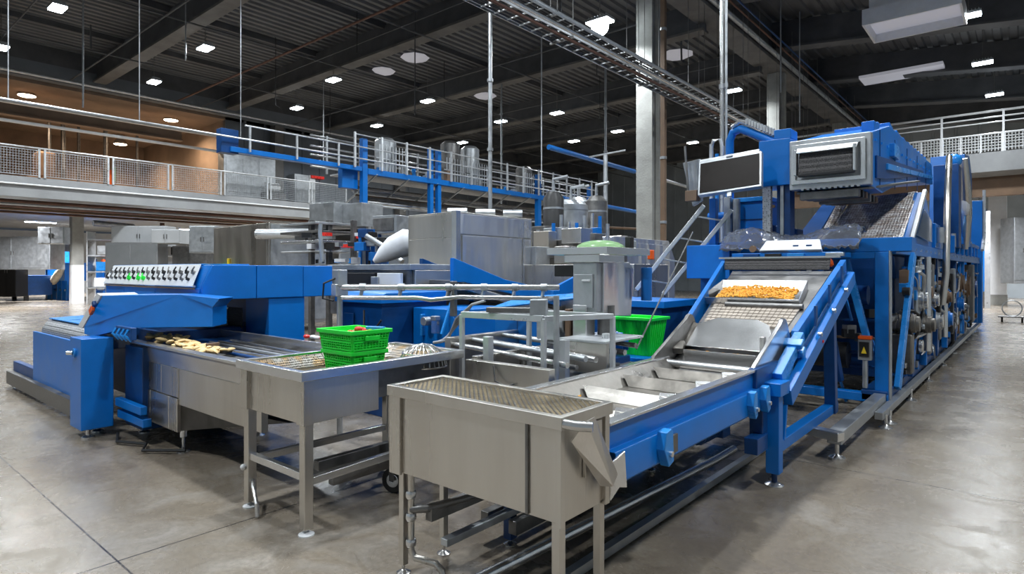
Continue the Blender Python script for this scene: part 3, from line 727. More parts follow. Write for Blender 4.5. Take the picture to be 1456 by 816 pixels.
# ================================================================ TROUGH CONVEYOR (leads from the wash tank to the incline)
o = thing('trough_conveyor', 'long steel-lined trough conveyor with blue side beams behind the front tank', 'conveyor', (-2, 3.7, 0))
ya, yb = 2.56, 4.92
def side(s, x):  # folded side section, s = outward sign
    return [(x, .775), (x, .895), (x - s * .03, .895), (x - s * .03, .60), (x + s * .03, .60), (x + s * .05, .62), (x + s * .05, .765), (x + s * .045, .775)]
MB().prism(side(1, -1.56), 'Y', ya, yb).build('side_beam', 'blue', o, .004)
MB().prism(side(-1, -2.41)[::-1], 'Y', ya, yb).build('side_beam', 'blue', o, .004)
for x, s in ((-1.575, 1), (-2.40, -1)):
    bx(x - .035, x + .035, ya, yb, .895, .912).build('lip', 'steel_b', o, .005)
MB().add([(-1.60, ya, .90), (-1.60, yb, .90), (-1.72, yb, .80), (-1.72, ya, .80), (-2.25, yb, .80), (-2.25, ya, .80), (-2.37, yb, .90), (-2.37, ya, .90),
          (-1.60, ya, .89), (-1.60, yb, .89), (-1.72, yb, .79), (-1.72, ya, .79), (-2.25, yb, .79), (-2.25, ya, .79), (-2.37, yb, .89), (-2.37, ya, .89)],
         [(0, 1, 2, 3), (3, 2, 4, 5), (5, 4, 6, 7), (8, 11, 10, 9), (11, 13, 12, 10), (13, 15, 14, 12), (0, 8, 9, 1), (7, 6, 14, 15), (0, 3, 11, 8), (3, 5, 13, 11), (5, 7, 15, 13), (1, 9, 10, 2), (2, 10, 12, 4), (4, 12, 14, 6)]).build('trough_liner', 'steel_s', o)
for y, lean, mm in ((2.95, .24, 'steel'), (3.48, .20, 'steel'), (4.02, .22, 'steel_s'), (4.50, .16, 'steel_s')):
    q = MB().plate([(-1.66, y, .875), (-2.31, y, .875), (-2.27, y + lean, .81), (-1.70, y + lean, .81)], .006); q.build('flight', mm, o)
    MB().plate([(-1.66, y, .875), (-1.74, y - .06, .803), (-2.23, y - .06, .803), (-2.31, y, .875)], .006).build('flight', mm, o)
    MB().cbox((-1.70, y + .02, .86), (.10, .09, .03), rz=.4, rx=.3).build('flight_clip', 'steel_b', o, .004)
for y, w_ in ((2.98, .10), (4.35, .08), (4.62, .09)):
    q = MB().prism([(y, .70), (y + .02, .79), (y + w_ - .02, .80), (y + w_, .78), (y + w_ + .01, .62), (y + .05, .60)], 'X', -1.515, -1.46); q.build('clamp', 'blue_l', o, .006)
    disc(MB(), Vector((-1.455, y + .06, .67)), Vector((1, 0, 0)), .016, .02, 10).build('bolt', 'steel_b', o)
bx(-1.508, -1.495, 3.10, 3.21, .64, .74).build('fixing_plate', 'steel_s', o)
for x, y in ((-2.38, 2.8), (-2.38, 4.6)):
    bx(x - .03, x + .03, y - .03, y + .03, .04, .61).build('leg', 'blue_d', o, .004)
    foot(MB(), x, y, .05, .04).build('levelling_foot', 'steel_b', o)
# gearbox hanging beneath
q = MB(); q.cyl((-1.8, 4.15, .50), (-1.8, 4.42, .50), .085, 18); q.cyl((-1.8, 4.10, .50), (-1.8, 4.15, .50), .06, 16); q.cbox((-1.8, 4.48, .52), (.2, .14, .2)); q.build('drive_motor', 'blue_d', o, .006)
q = MB()
for k in range(10): q.lathe([(.09, 0), (.09, .004)], (0, 0, 0), 16) if False else q.cyl((-1.8, 4.17 + k * .024, .50), (-1.8, 4.176 + k * .024, .50), .094, 16)
q.build('cooling_fin', 'blue_d', o)
# rails on the floor beneath
tag(MB().tube([(-2.22, 1.2, .055), (-2.1, 2.3, .10), (-1.95, 4.9, .10), (-1.95, 5.3, .10)], .032, 12).build('floor_pipe', 'steel_b'), 'long bright steel pipe running low under the trough conveyor', 'pipe')
q = MB(); q.bar((-1.86, 2.35, .035), (-1.84, 6.1, .035), .05, .05); tag(q.build('floor_rail', 'galv'), 'low square floor rail beside the pipe under the trough conveyor', 'rail')
for i, x in enumerate((-2.28, -2.5)):
    tag(bx(x - .03, x + .03, 2.7, 6.0, .12, .2).build('floor_rail', 'steel_d', bevel=.004), 'dark floor rail under the trough conveyor, ' + ('beside the bright pipe' if i == 0 else 'furthest under the machine'), 'rail')

# ================================================================ INCLINED FLIGHT CONVEYOR
o = thing('inclined_conveyor', 'blue-sided inclined conveyor lifting golden kernels on steel trays', 'conveyor', (-2.1, 6, 0))
def sl(y): return .80 + (y - 4.85) * .36      # belt height along the incline
# side rails (widening upwards on the left)
def rail(xa, ya_, za_, xb, yb_, zb_, hgt, th, m_, nm='side_rail'):
    q = MB().hexa([(xa, ya_, za_ - hgt), (xa + th, ya_, za_ - hgt), (xb + th, yb_, zb_ - hgt), (xb, yb_, zb_ - hgt), (xa, ya_, za_), (xa + th, ya_, za_), (xb + th, yb_, zb_), (xb, yb_, zb_)])
    return q.build(nm, m_, o, .006)
rail(-2.47, 5.15, 1.02, -2.80, 7.2, 1.77, .20, .05, 'blue')
rail(-1.57, 5.62, 1.13, -1.53, 7.25, 1.77, .24, .06, 'blue')
# lower steel cheeks with rounded tops
for x, s in ((-2.43, 1), (-1.60, 1)):
    pr = [(4.62, .80), (4.70, .93)] + [(5.42 + .10 * math.sin(a), 1.17 + .10 * math.cos(a) - .02) for a in (-.9, -.5, 0, .5, 1.0)] + [(5.62, 1.04), (5.1, .82)]
    q = MB().prism(pr, 'X', x, x + .035); q.build('cheek_plate', 'steel_d' if x < -2 else 'steel_b', o, .008)
bx(-1.60, -1.53, 4.62, 5.2, .62, .92).build('blue_corner', 'blue_d', o, .01)
# belt
def beltpt(x, y, dz=0): return (x, y, sl(y) + dz)
def lx(y): return -2.38 - max(0, (y - 5.1)) * .155
def belt_seg(y0_, y1_, m_, name, dz=0):
    q = MB().add([beltpt(lx(y0_) + .04, y0_, dz), beltpt(-1.60, y0_, dz), beltpt(-1.60, y1_, dz), beltpt(lx(y1_) + .04, y1_, dz), beltpt(lx(y0_) + .04, y0_, dz - .03), beltpt(-1.60, y0_, dz - .03), beltpt(-1.60, y1_, dz - .03), beltpt(lx(y1_) + .04, y1_, dz - .03)],
                 [(0, 1, 2, 3), (4, 7, 6, 5), (0, 4, 5, 1), (1, 5, 6, 2), (2, 6, 7, 3), (3, 7, 4, 0)]); return q.build(name, m_, o)
belt_seg(4.75, 7.2, 'steel_d', 'belt')
q = MB(); y = 5.75
while y < 6.25:
    n = 17; l = lx(y) + .06
    for k in range(n):
        xa = l + (-1.64 - l) * k / n; xb = l + (-1.64 - l) * (k + .88) / n
        q.hexa([beltpt(xa, y, .0), beltpt(xb, y, .0), beltpt(xb, y + .058, .0), beltpt(xa, y + .058, .0), beltpt(xa, y, .02), beltpt(xb, y, .02), beltpt(xb, y + .058, .016), beltpt(xa, y + .058, .016)])
    y += .068
q.build('belt_slats', 'chip' if False else 'pallet', o)
# trays
def tray(y, w0, w1, label_m, depth, back, front=.085):
    z = sl(y)
    x0_, x1_ = w0, w1
    MB().plate([(x0_, y, z + front * .1), (x1_, y, z + front * .1), (x1_, y - .035, z + front + .02), (x0_, y - .035, z + front + .02)], .008).build('tray_front', label_m, o)
    MB().plate([(x0_, y, z + .01), (x0_ + .02, y + depth, z + .03), (x1_ - .02, y + depth, z + .03), (x1_, y, z + .01)], .008).build('tray_floor', label_m, o)
    MB().plate([(x0_ + .02, y + depth, z + .03), (x0_ + .05, y + depth + .12, z + .03 + back), (x1_ - .05, y + depth + .12, z + .03 + back), (x1_ - .02, y + depth, z + .03)], .008).build('tray_back', label_m, o)
    for xx, s in ((x0_, 1), (x1_, -1)):
        MB().plate([(xx, y - .035, z + front + .02), (xx, y, z), (xx + s * .02, y + depth, z + .02), (xx + s * .05, y + depth + .12, z + .03 + back)], .008 * s).build('tray_end', label_m, o)
tray(6.24, -2.64, -1.66, 'steel_b', .34, .22, .055)
tray(5.02, -2.27, -1.66, 'steel_b', .20, .05, .09)
# big scalloped scoop plate above the lower tray
pts = [(-2.35, 5.22, .97), (-1.66, 5.22, .97), (-1.64, 5.34, 1.05), (-1.72, 5.52, 1.165), (-1.84, 5.58, 1.205), (-2.2, 5.58, 1.205), (-2.36, 5.50, 1.15)]
MB().plate(pts, .01).build('scoop_plate', 'steel_b', o, .003)
MB().plate([(-2.42, 5.20, .96), (-2.35, 5.22, .97), (-2.36, 5.50, 1.15), (-2.43, 5.46, 1.17)], .01).build('scoop_wing', 'steel_s', o)
bx(-1.70, -1.665, 5.2, 5.26, .96, 1.10).build('scoop_stop', 'steel_b', o, .003)
MB().cbox((-2.38, 5.12, .97), (.10, .16, .06), rz=.3, rx=.35).build('worn_bracket', 'steel_s', o, .01)
# roller at the foot
MB().cyl((-2.36, 4.86, .86), (-1.62, 4.86, .86), .035, 14).build('foot_roller', 'steel_b', o)
MB().cyl((-2.36, 6.18, sl(6.18) + .03), (-1.62, 6.18, sl(6.18) + .03), .028, 12).build('idler_roller', 'steel_d', o)
# mesh guard and top cross beam
MB().plate([(-2.72, 7.10, 1.66), (-1.60, 7.10, 1.66), (-1.60, 7.16, 1.79), (-2.74, 7.16, 1.79)], .012).build('guard_mesh', 'dmesh', o)
q = MB(); q.bar((-2.80, 7.13, 1.80), (-1.5, 7.13, 1.80), .025, .02); q.build('guard_frame', 'steel_b', o)
# outer support: legs, diagonal and low beam
def part(q, n, m_, bv=.006, par=None): return q.build(n, m_, par or o, bv)
part(bx(-1.535, -1.435, 4.83, 4.93, .10, .73), 'leg', 'blue')
part(MB().prism([(4.79, .70), (5.02, .70), (5.02, .80), (4.79, .80)], 'X', -1.57, -1.41), 'leg_head', 'blue')
part(MB().cyl((-1.485, 4.88, .02), (-1.485, 4.88, .12), .022), 'levelling_screw', 'blue_d', 0)
part(MB().lathe([(.07, 0), (.07, .01), (.03, .03)], (-1.485, 4.88, 0), 14), 'levelling_foot', 'steel_b', 0)
part(MB().bar((-1.485, 4.93, .30), (-1.485, 6.75, .30), .09, .09), 'low_beam', 'blue')
part(MB().bar((-1.47, 6.60, .26), (-1.47, 6.52, 1.25), .10, .10, (1, 0, 0)), 'rear_leg', 'blue_d')
part(MB().bar((-1.43, 5.02, .66), (-1.43, 7.30, 1.58), .07, .13), 'outer_diagonal', 'blue')
part(MB().bar((-1.50, 5.0, .80), (-1.50, 5.62, 1.08), .08, .10), 'inner_strut', 'blue_l')
for k in range(3): part(MB().cbox((-1.50, 5.42 + k * .05, 1.04 - k * .07), (.16, .10, .05), rx=.5), 'bracket', 'blue_l', .01)
part(MB().bar((-1.46, 5.05, .60), (-1.46, 4.98, .33), .05, .03), 'gusset', 'blue')
q = MB().plate([(-1.455, 5.55, 1.00), (-1.455, 7.2, 1.66), (-1.455, 7.15, 1.40), (-1.455, 5.75, .86)], .01)
part(q, 'side_guard', 'bluefilm', 0)
for y in (5.9, 6.4, 6.9):
    part(MB().bar((-1.44, y, sl(y) - .02), (-1.44, y, sl(y) + .16), .02, .05), 'guard_stay', 'blue_d', .003)
    part(disc(MB(), Vector((-1.38, y - .1, sl(y) - .08)), Vector((1, 0, 0)), .02, .03, 10), 'bolt', 'steel_b', 0)
part(MB().cbox((-1.40, 5.95, 1.02), (.03, .025, .025)), 'red_marker', 'red', .003)
part(bx(-1.62, -1.52, 4.72, 4.95, .38, .62), 'foot_bracket', 'blue_d')
part(bx(-1.60, -1.50, 4.55, 4.78, .30, .42), 'foot_bracket', 'blue_d')
# kernels in the upper tray: a heap nobody could count
q = MB(); R.seed(3)
for i in range(1300):
    u, v = R.random(), R.random()
    x = -2.50 + .76 * u; y = 6.27 + .22 * v
    hgt = .035 * math.sin(math.pi * min(1, max(0, u))) ** .5 + .04 * v
    zz = sl(6.26) + .055 + .06 * v + hgt * R.uniform(.5, 1.1)
    r_ = R.uniform(.009, .014); q.ball((x, y, zz), r_, 5, 4, (1, .8, .7))
k_ = q.build('corn_kernels', 'corn'); tag(k_, 'golden corn kernels filling the upper steel tray of the incline', 'kernels', kind='stuff')
q = MB()
for i in range(60): q.ball((R.uniform(-2.3, -1.75), R.uniform(5.10, 5.2), sl(5.1) + .035 + R.random() * .015), R.uniform(.007, .011), 5, 4)
tag(q.build('loose_kernels', 'corn'), 'a few golden kernels left in the lower steel tray', 'kernels', kind='stuff')
q = MB()
for i in range(50): q.ball((R.gauss(-2.24, .03), R.gauss(3.25, .05), .815 + R.random() * .015), R.uniform(.006, .011), 5, 4)
tag(q.build('loose_kernels', 'corn'), 'orange scraps caught in the near left corner of the trough', 'kernels', kind='stuff')
# ================================================================ BLUE GRADING MACHINE (left)
o = thing('grading_machine', 'long bright blue grading machine with sloped knob panel, at the left', 'machine', (-8, 3, 0))
def prt(q, n, m_, par=None, bv=.008): return q.build(n, m_, par or o, bv)
# upper hood: corner at (-6.4, 2.7)
hb, ht = 1.35, 1.71
for a, b in ((2.705, 3.27), (3.275, 3.83), (3.835, 4.22)):
    prt(MB().prism([(a, hb), (b, hb), (b, ht), (a, ht)] if a > 3 else [(a, hb), (b, hb), (b, ht), (a + .10, ht), (a, 1.50)], 'X', -7.6, -6.4), 'hood_panel', 'blue')
prt(MB().prism([(2.70, hb), (3.0, hb), (3.0, ht), (2.80, ht), (2.70, 1.50)], 'X', -9.3, -6.42), 'hood_body', 'blue')
prt(bx(-9.3, -7.6, 3.0, 4.2, hb, ht - .02), 'hood_rear', 'blue')
for a, b in ((-9.28, -8.6), (-8.595, -7.6), (-7.595, -6.44)):
    prt(bx(a, b, 2.685, 2.70, hb + .01, 1.47), 'hood_front_panel', 'blue')
# sloped control panel
cp = prt(MB().plate([(-9.25, 2.655, 1.485), (-6.52, 2.655, 1.485), (-6.60, 2.775, 1.715), (-9.25, 2.775, 1.715)], .012), 'control_panel', 'white', bv=.003)
R.seed(5)
for i in range(17):
    x = -9.15 + i * .155; 
    for j, (v, rr) in enumerate(((.30, .016), (.62, .022))):
        y = 2.655 + .12 * v; z = 1.485 + .22 * v
        n_ = Vector((0, -.88, .48))
        c = Vector((x + (j * .04), y, z)) + n_ * .012
        mm = 'green' if (j == 0 and i in (5, 7, 8)) else ('steel_d' if (i + j) % 2 else 'black')
        rr_ = .026 if mm == 'green' else rr
        k_ = MB().cyl(c, c + n_ * .03, rr_, 10)
        k_.bar(c + n_ * .035, c + n_ * .035 + Vector((R.uniform(-.03, .03), .02, .05)), .01, .012)
        k_.build('knob', mm, cp)
    if i % 2 == 0:
        k_ = MB().cbox((x + .03, 2.68 + .12 * .85 - .015, 1.485 + .22 * .85 + .01), (.05, .02, .02), rx=.5); k_.build('label_strip', 'steel_d', cp)
prt(MB().tube([(-9.25, 2.665, 1.49), (-6.5, 2.665, 1.49)], .012, 8), 'panel_rail', 'steel_b', bv=0)
prt(MB().tube([(-9.25, 2.66, 1.465), (-6.5, 2.66, 1.465)], .008, 8), 'panel_rail', 'brown', bv=0)
prt(MB().plate([(-9.3, 2.79, 1.712), (-6.62, 2.79, 1.712), (-6.62, 3.3, 1.712), (-9.3, 3.3, 1.712)], .012), 'hood_top_sheet', 'blue_l', bv=.003)
# pedestal under the hood
prt(bx(-6.95, -6.42, 3.42, 3.86, 0, hb), 'pedestal', 'blue')
prt(bx(-9.0, -6.95, 3.75, 3.95, 0, hb), 'rear_panel', 'blue_d')
prt(MB().plate([(-7.35, 3.40, .98), (-6.98, 3.40, .98), (-6.98, 3.40, 1.22), (-7.35, 3.40, 1.22)], .01), 'guard_mesh', 'dmesh', bv=0)
prt(MB().bar((-7.2, 3.2, 1.02), (-6.75, 3.1, 1.25), .05, .03), 'lever', 'steel_b')
prt(MB().cyl((-7.3, 3.2, 1.0), (-7.3, 3.35, 1.0), .07, 16), 'cam', 'steel_d')
prt(MB().cbox((-7.6, 3.3, 1.15), (.12, .12, .35)), 'bracket', 'black')
# lower arm (folded cover crossing over the infeed trough)
A = [(-7.38, 2.02, .97), (-6.62, 2.10, 1.10), (-5.98, 2.62, 1.11), (-5.98, 2.62, 1.30), (-5.78, 2.60, 1.39), (-6.3, 2.45, 1.42), (-7.15, 2.04, 1.40), (-7.75, 2.04, 1.05), (-7.75, 2.04, .97)]
lo = [Vector(p) for p in A]
q = MB(); n = len(lo); dv = Vector((-.25, .25, 0))
prt(q.add(lo + [p + dv for p in lo], [tuple(range(n)), tuple(range(n, 2 * n))[::-1]] + [((i + 1) % n, i, n + i, n + (i + 1) % n) for i in range(n)]), 'arm_cover', 'blue', bv=.006)
prt(MB().plate([(-7.78, 2.03, 1.03), (-7.17, 2.03, 1.40), (-7.30, 2.03, 1.42), (-7.95, 2.03, 1.04)], .35 * -1), 'arm_end_plate', 'white', bv=.004)
prt(MB().cbox((-7.42, 2.02, 1.24), (.10, .03, .06), ry=-.55), 'orange_label', 'orange', bv=.004)
prt(MB().cbox((-7.33, 2.02, 1.31), (.05, .04, .05), ry=-.5), 'latch', 'blue_d', bv=.004)
prt(MB().cbox((-6.55, 2.06, 1.06), (.42, .05, .12)), 'junction_box', 'blue_d')
for k in range(4): prt(MB().tube([(-6.72 + k * .11, 2.03, 1.10), (-6.72 + k * .11, 2.0, 1.05), (-6.70 + k * .11, 2.05, .99)], .012, 6), 'cable', 'blue_l', bv=0)
# front post
prt(bx(-7.38, -7.02, 1.82, 2.10, .09, .985), 'front_post', 'blue')
for x in (-7.3, -7.1): prt(MB().lathe([(.06, 0), (.06, .012), (.02, .03), (.02, .10)], (x, 1.90 if x > -7.2 else 2.04, 0), 14), 'levelling_foot', 'steel_b', bv=0)
prt(MB().cyl((-7.20, 1.80, .84), (-7.20, 1.83, .84), .045, 14), 'hand_knob', 'blue_l', bv=.004)
prt(MB().cyl((-7.24, 1.76, .84), (-7.20, 1.80, .84), .02, 10), 'knob_stem', 'steel_b', bv=0)
# side panel, plinth and perforated roller to the left
prt(bx(-9.95, -7.38, 2.05, 2.09, .22, .86), 'side_panel', 'blue')
prt(bx(-11.1, -7.38, 1.98, 2.06, .05, .23), 'plinth', 'steel_d')
prt(bx(-11.1, -9.9, 2.06, 2.14, .05, .36), 'plinth_blue_back', 'blue_d')
prt(MB().prism([(2.10, .80), (2.10, .90), (2.14, .98), (2.22, 1.02), (2.55, 1.03), (2.55, .80)], 'X', -9.75, -7.95), 'perforated_roller', 'wire')
prt(MB().prism([(2.18, 1.022), (2.55, 1.04), (2.55, 1.05), (2.18, 1.035)], 'X', -9.75, -7.85), 'roller_top_sheet', 'blue_l', bv=.004)
prt(MB().prism([(2.10, .78), (2.10, .90), (2.14, .98), (2.22, 1.02), (2.5, 1.02), (2.5, .78)], 'X', -7.95, -7.75), 'roller_end', 'steel_b')
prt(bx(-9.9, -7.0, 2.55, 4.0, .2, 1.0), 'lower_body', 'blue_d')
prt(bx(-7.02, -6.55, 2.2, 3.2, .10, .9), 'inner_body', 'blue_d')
prt(bx(-6.99, -6.3, 2.12, 2.2, .18, .26), 'foot_beam', 'blue')
prt(bx(-6.99, -6.3, 2.10, 2.16, .30, .38), 'foot_beam', 'blue')
tag(MB().tube([(-6.9, 2.1, .04), (-6.6, 2.0, .03), (-6.3, 2.15, .03), (-6.1, 2.05, .03), (-5.8, 2.3, .03)], .014, 6).build('hose', 'black'), 'black hose lying on the floor under the left infeed trough', 'hose')
# pile of sheets lying on top behind the arm plate
for k in range(9):
    a = Vector((-8.3 + R.uniform(-.45, .45), 2.9 + R.uniform(-.2, .2), 1.05 + k * .018))
    s_ = MB().cbox(a, (.55, .40, .014), rz=R.uniform(-.6, .6), rx=R.uniform(-.05, .05))
    tag(s_.build('flat_sheet', 'steel_b' if k % 2 else 'bag', bevel=.003), 'flat metal sheet in the loose stack behind the blue arm cover', 'sheet', 'loose sheets behind the blue arm')
tag(MB().ball((-8.1, 3.0, 1.28), .3, 12, 6, (1.4, .6, .22)).build('blue_tarpaulin', 'blue_l'), 'light blue folded cover lying under the knob panel', 'cover')

# ================================================================ STAINLESS INFEED CONVEYOR (left)
o = thing('infeed_conveyor', 'stainless box-sided infeed conveyor carrying pale cut pieces, left of the wash tanks', 'conveyor', (-5.8, 2.7, 0))
xa, xb, yf, yk = -7.0, -4.32, 2.22, 3.15
lz = .955
prt(MB().prism([(yf - .03, lz), (yf - .03, lz - .02), (yf + .02, lz - .05), (yf + .045, lz - .19), (yf + .06, lz - .19), (yf + .06, lz)], 'X', xa, xb), 'front_skirt', 'steel_b', bv=.003)
for a, b in ((-7.0, -6.62), (-6.615, -6.25), (-6.245, -5.86)):
    prt(bx(a, b, yf + .04, yf + .10, .50, lz - .19), 'front_panel', 'steel', bv=.004)
for a, b in ((-7.0, -6.5), (-6.495, -6.05), (-6.045, -5.86)):
    prt(bx(a, b, yf + .03, yf + .10, .19, .495), 'front_panel', 'steel', bv=.006)
prt(bx(-5.855, -4.36, yf + .045, yf + .10, .44, lz - .19), 'front_panel', 'steel', bv=.004)
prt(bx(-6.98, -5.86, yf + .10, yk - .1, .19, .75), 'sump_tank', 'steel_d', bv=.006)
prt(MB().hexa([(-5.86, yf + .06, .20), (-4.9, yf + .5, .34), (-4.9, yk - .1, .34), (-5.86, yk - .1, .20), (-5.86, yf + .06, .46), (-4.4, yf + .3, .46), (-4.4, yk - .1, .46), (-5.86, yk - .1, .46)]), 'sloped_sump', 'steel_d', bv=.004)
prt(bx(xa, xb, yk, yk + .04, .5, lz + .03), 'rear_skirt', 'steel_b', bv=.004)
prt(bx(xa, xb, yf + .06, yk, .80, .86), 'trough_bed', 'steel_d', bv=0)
for k, (y, m_) in enumerate(((2.42, 'galv'), (2.55, 'blue_d'), (2.66, 'steel_b'), (2.80, 'galv'), (2.9, 'steel_d'), (3.02, 'steel_b'))):
    prt(MB().tube([(xa + .5, y + .02, .895 + .01 * (k % 2)), (xb, y + .05 * math.sin(k), .895)], .016 if m_ != 'steel_d' else .022, 8), 'guide_rod', m_, bv=0)
for x in (-6.4, -5.6, -4.9): prt(bx(x - .02, x + .02, yf + .07, yk, .865, .885), 'cross_bar', 'steel_d', bv=.003)
prt(MB().cbox((-5.55, 2.50, .94), (.22, .1, .05), rz=.15), 'rubber_stop', 'black', bv=.01)
prt(MB().cbox((-5.66, 2.48, .95), (.03, .12, .09), rz=.15), 'stop_plate', 'brown', bv=.004)
for x, y in ((-5.87, yf + .09), (-5.87, yk - .12), (-6.9, yf + .12)):
    prt(MB().lathe([(.055, 0), (.055, .01), (.02, .025), (.013, .03), (.013, .13), (.03, .14), (.03, .20)], (x, y, 0), 14), 'levelling_foot', 'steel_b', bv=0)
R.seed(11)
for i in range(72):
    u = R.random(); x = -6.8 + u * 1.35; y = 2.31 + R.random() * .22
    z = .92 + .07 * (1 - u) * R.random() + .025
    from mathutils import Euler
    e_ = Euler((R.uniform(-.5, .5), R.uniform(-.4, .4), R.uniform(0, 3.1)))
    s_ = MB().ball((x, y, z), .062, 8, 6, (1, .42, .3), e_)
    tag(s_.build('cut_potato', 'chip'), 'pale cut piece in the long heap on the infeed conveyor', 'food piece', 'pale cut pieces on the infeed conveyor')
# far group bits right behind the trough
for k in range(9):
    tag(MB().ball((-5.45 + k * .09, 3.30 + R.uniform(-.03, .03), 1.0), .035, 7, 5, (1.3, .9, .6)).build('scrap', 'bag' if k % 3 else 'red'), 'small scrap lying on the ledge behind the infeed trough', 'scrap', 'scraps behind the infeed trough')

# ================================================================ CENTRE
# dark blue machine bodies behind the crates
o = thing('blue_cabinet_machine', 'dark blue cabinet machine directly behind the stacked green crates', 'machine', (-5.9, 5.0, 0))
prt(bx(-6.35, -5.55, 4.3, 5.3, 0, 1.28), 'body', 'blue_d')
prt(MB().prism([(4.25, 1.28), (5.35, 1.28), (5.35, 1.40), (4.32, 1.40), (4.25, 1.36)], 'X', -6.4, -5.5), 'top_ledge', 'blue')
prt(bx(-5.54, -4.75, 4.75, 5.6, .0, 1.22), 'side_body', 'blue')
prt(MB().plate([(-5.52, 4.73, 1.22), (-4.9, 4.73, 1.22), (-4.75, 4.73, 1.0), (-4.75, 4.73, .7), (-5.52, 4.73, .7)], .015), 'front_plate', 'blue')
prt(bx(-5.35, -5.31, 4.68, 4.74, .9, 1.15), 'hinge_bar', 'blue_l')
prt(MB().cyl((-5.2, 4.6, 1.08), (-5.2, 4.74, 1.08), .05, 14), 'motor_cap', 'galv')
prt(MB().cbox((-5.06, 4.66, 1.02), (.07, .07, .14)), 'filter_bowl', 'film')
prt(MB().cbox((-5.06, 4.66, 1.12), (.08, .08, .05)), 'filter_head', 'galv')
prt(MB().bar((-4.9, 4.6, .95), (-4.9, 4.75, 1.3), .03, .03), 'bracket', 'blue_l')
prt(MB().cbox((-6.15, 4.28, 1.05), (.18, .02, .2)), 'cover_plate', 'blue_d')
prt(MB().tube([(-5.8, 4.24, 1.2), (-5.75, 4.2, 1.0), (-5.6, 4.2, .95), (-5.5, 4.25, 1.1)], .012, 6), 'cable', 'black', bv=0)
# steel bench machine top behind it (475-550, 372-385)
o = thing('control_bench', 'low steel bench with black control panel behind the blue cabinet machine', 'bench', (-6.8, 6, 0))
prt(bx(-8.1, -6.25, 5.3, 6.2, 1.0, 1.66), 'body', 'steel_d')
prt(bx(-8.12, -6.2, 5.26, 6.24, 1.66, 1.74), 'top', 'galv')
prt(bx(-6.25, -6.20, 5.35, 6.2, 1.1, 1.66), 'end_plate', 'steel')
prt(bx(-7.9, -6.9, 5.22, 5.27, 1.42, 1.62), 'control_panel', 'black')
prt(bx(-6.85, -6.35, 5.22, 5.27, 1.40, 1.62), 'display_plate', 'white')
prt(bx(-6.95, -6.8, 5.19, 5.24, 1.43, 1.57), 'switch', 'galv')
for x in (-8.0, -6.3): prt(bx(x - .05, x + .05, 5.4, 5.5, 0, 1.0), 'leg', 'steel_d')
# inclined chute running down to the right under the pipes
o = thing('discharge_conveyor', 'blue and steel discharge conveyor sloping down to the right, behind the pipes', 'conveyor', (-5.7, 7, 0))
pr = [(5.55, 1.82), (5.55, 1.50), (5.75, 1.50), (8.6, .95), (8.6, 1.22), (6.6, 1.52)]
prt(MB().prism(pr, 'X', -5.75, -5.68), 'side_plate', 'blue')
prt(MB().prism(pr, 'X', -6.35, -6.28), 'side_plate', 'blue_d')
prt(MB().prism([(5.6, 1.47), (8.6, .92), (8.6, .98), (5.6, 1.53)], 'X', -6.28, -5.75), 'belt', 'steel_d')
prt(MB().prism([(5.3, 1.42), (7.6, .82), (7.6, .98), (5.3, 1.48)], 'X', -5.66, -5.2), 'underpan', 'steel')
for k in range(5): prt(MB().bar((-5.2, 5.5 + k * .5, 1.34 - k * .125), (-5.66, 5.5 + k * .5, 1.34 - k * .125), .03, .02), 'pan_rib', 'steel_d')
for y in (6.0, 8.2): prt(bx(-6.3, -5.8, y - .05, y + .05, 0, 1.35 - (y - 6) * .2), 'stand', 'blue_d')
prt(MB().prism([(5.6, .55), (8.4, .55), (8.4, .92), (5.6, 1.3)], 'X', -6.2, -5.8), 'drive_case', 'black')
# pipe stand and twin handrail pipes
o = thing('pipe_stand', 'grey pole with box head carrying the left end of the twin steel pipes', 'stand', (-4.95, 4.2, 0))
a = P(483, 410, d=6.0)
prt(MB().cyl((a.x, a.y, 0), (a.x, a.y, 1.55), .028, 12), 'pole', 'galv', bv=0)
prt(MB().cbox((a.x, a.y, 1.58), (.12, .10, .16)), 'head_box', 'galv')
prt(MB().cbox((a.x, a.y, 1.46), (.09, .14, .12)), 'clamp', 'steel_b')
prt(MB().tube([a + Vector((.0, -.05, .1)), a + Vector((-.12, -.1, .05)), a + Vector((-.14, -.1, -.1)), a + Vector((-.03, -.05, -.12))], .010, 6), 'cable', 'black', bv=0)
prt(MB().lathe([(.10, 0), (.10, .012), (.04, .03)], (a.x, a.y, 0), 14), 'base', 'galv', bv=0)
b = P(722, 409, d=5.1)
o = thing('twin_pipe_run', 'pair of horizontal stainless pipes running to the robot head', 'pipe', ((a.x + b.x) / 2, (a.y + b.y) / 2, 1.45))
a1 = Vector((a.x + .03, a.y, 1.49)); b1 = Vector((-3.42, 4.75, 1.49))
prt(MB().tube([a1, a1.lerp(b1, .5), b1], .030, 14), 'upper_pipe', 'steel_b', bv=0)
a2 = a1 + Vector((.05, -.03, -.10)); b2 = b1 + Vector((-.02, -.03, -.105))
prt(MB().tube([a2, a2.lerp(b2, .36), a2.lerp(b2, .42) + Vector((0, 0, -.02)), a2.lerp(b2, .55) + Vector((0, 0, .01)), b2], .022, 12), 'lower_pipe', 'steel_b', bv=0)
for f in (.1, .28, .5, .52, .66, .8, .93):
    c = a1.lerp(b1, f); prt(MB().cyl(c - (b1 - a1).normalized() * .03, c + (b1 - a1).normalized() * .03, .038, 12), 'coupling', 'galv', bv=0)
    c2 = c + Vector((0, -.03, -.105)); prt(MB().bar(c, c2, .02, .03), 'bracket', 'galv', bv=0)
c = a1.lerp(b1, .52)
prt(MB().bar(c + Vector((0, 0, .06)), c + Vector((0, 0, -.28)), .06, .05), 'pipe_clamp', 'steel_d')
c = a1.lerp(b1, .56)
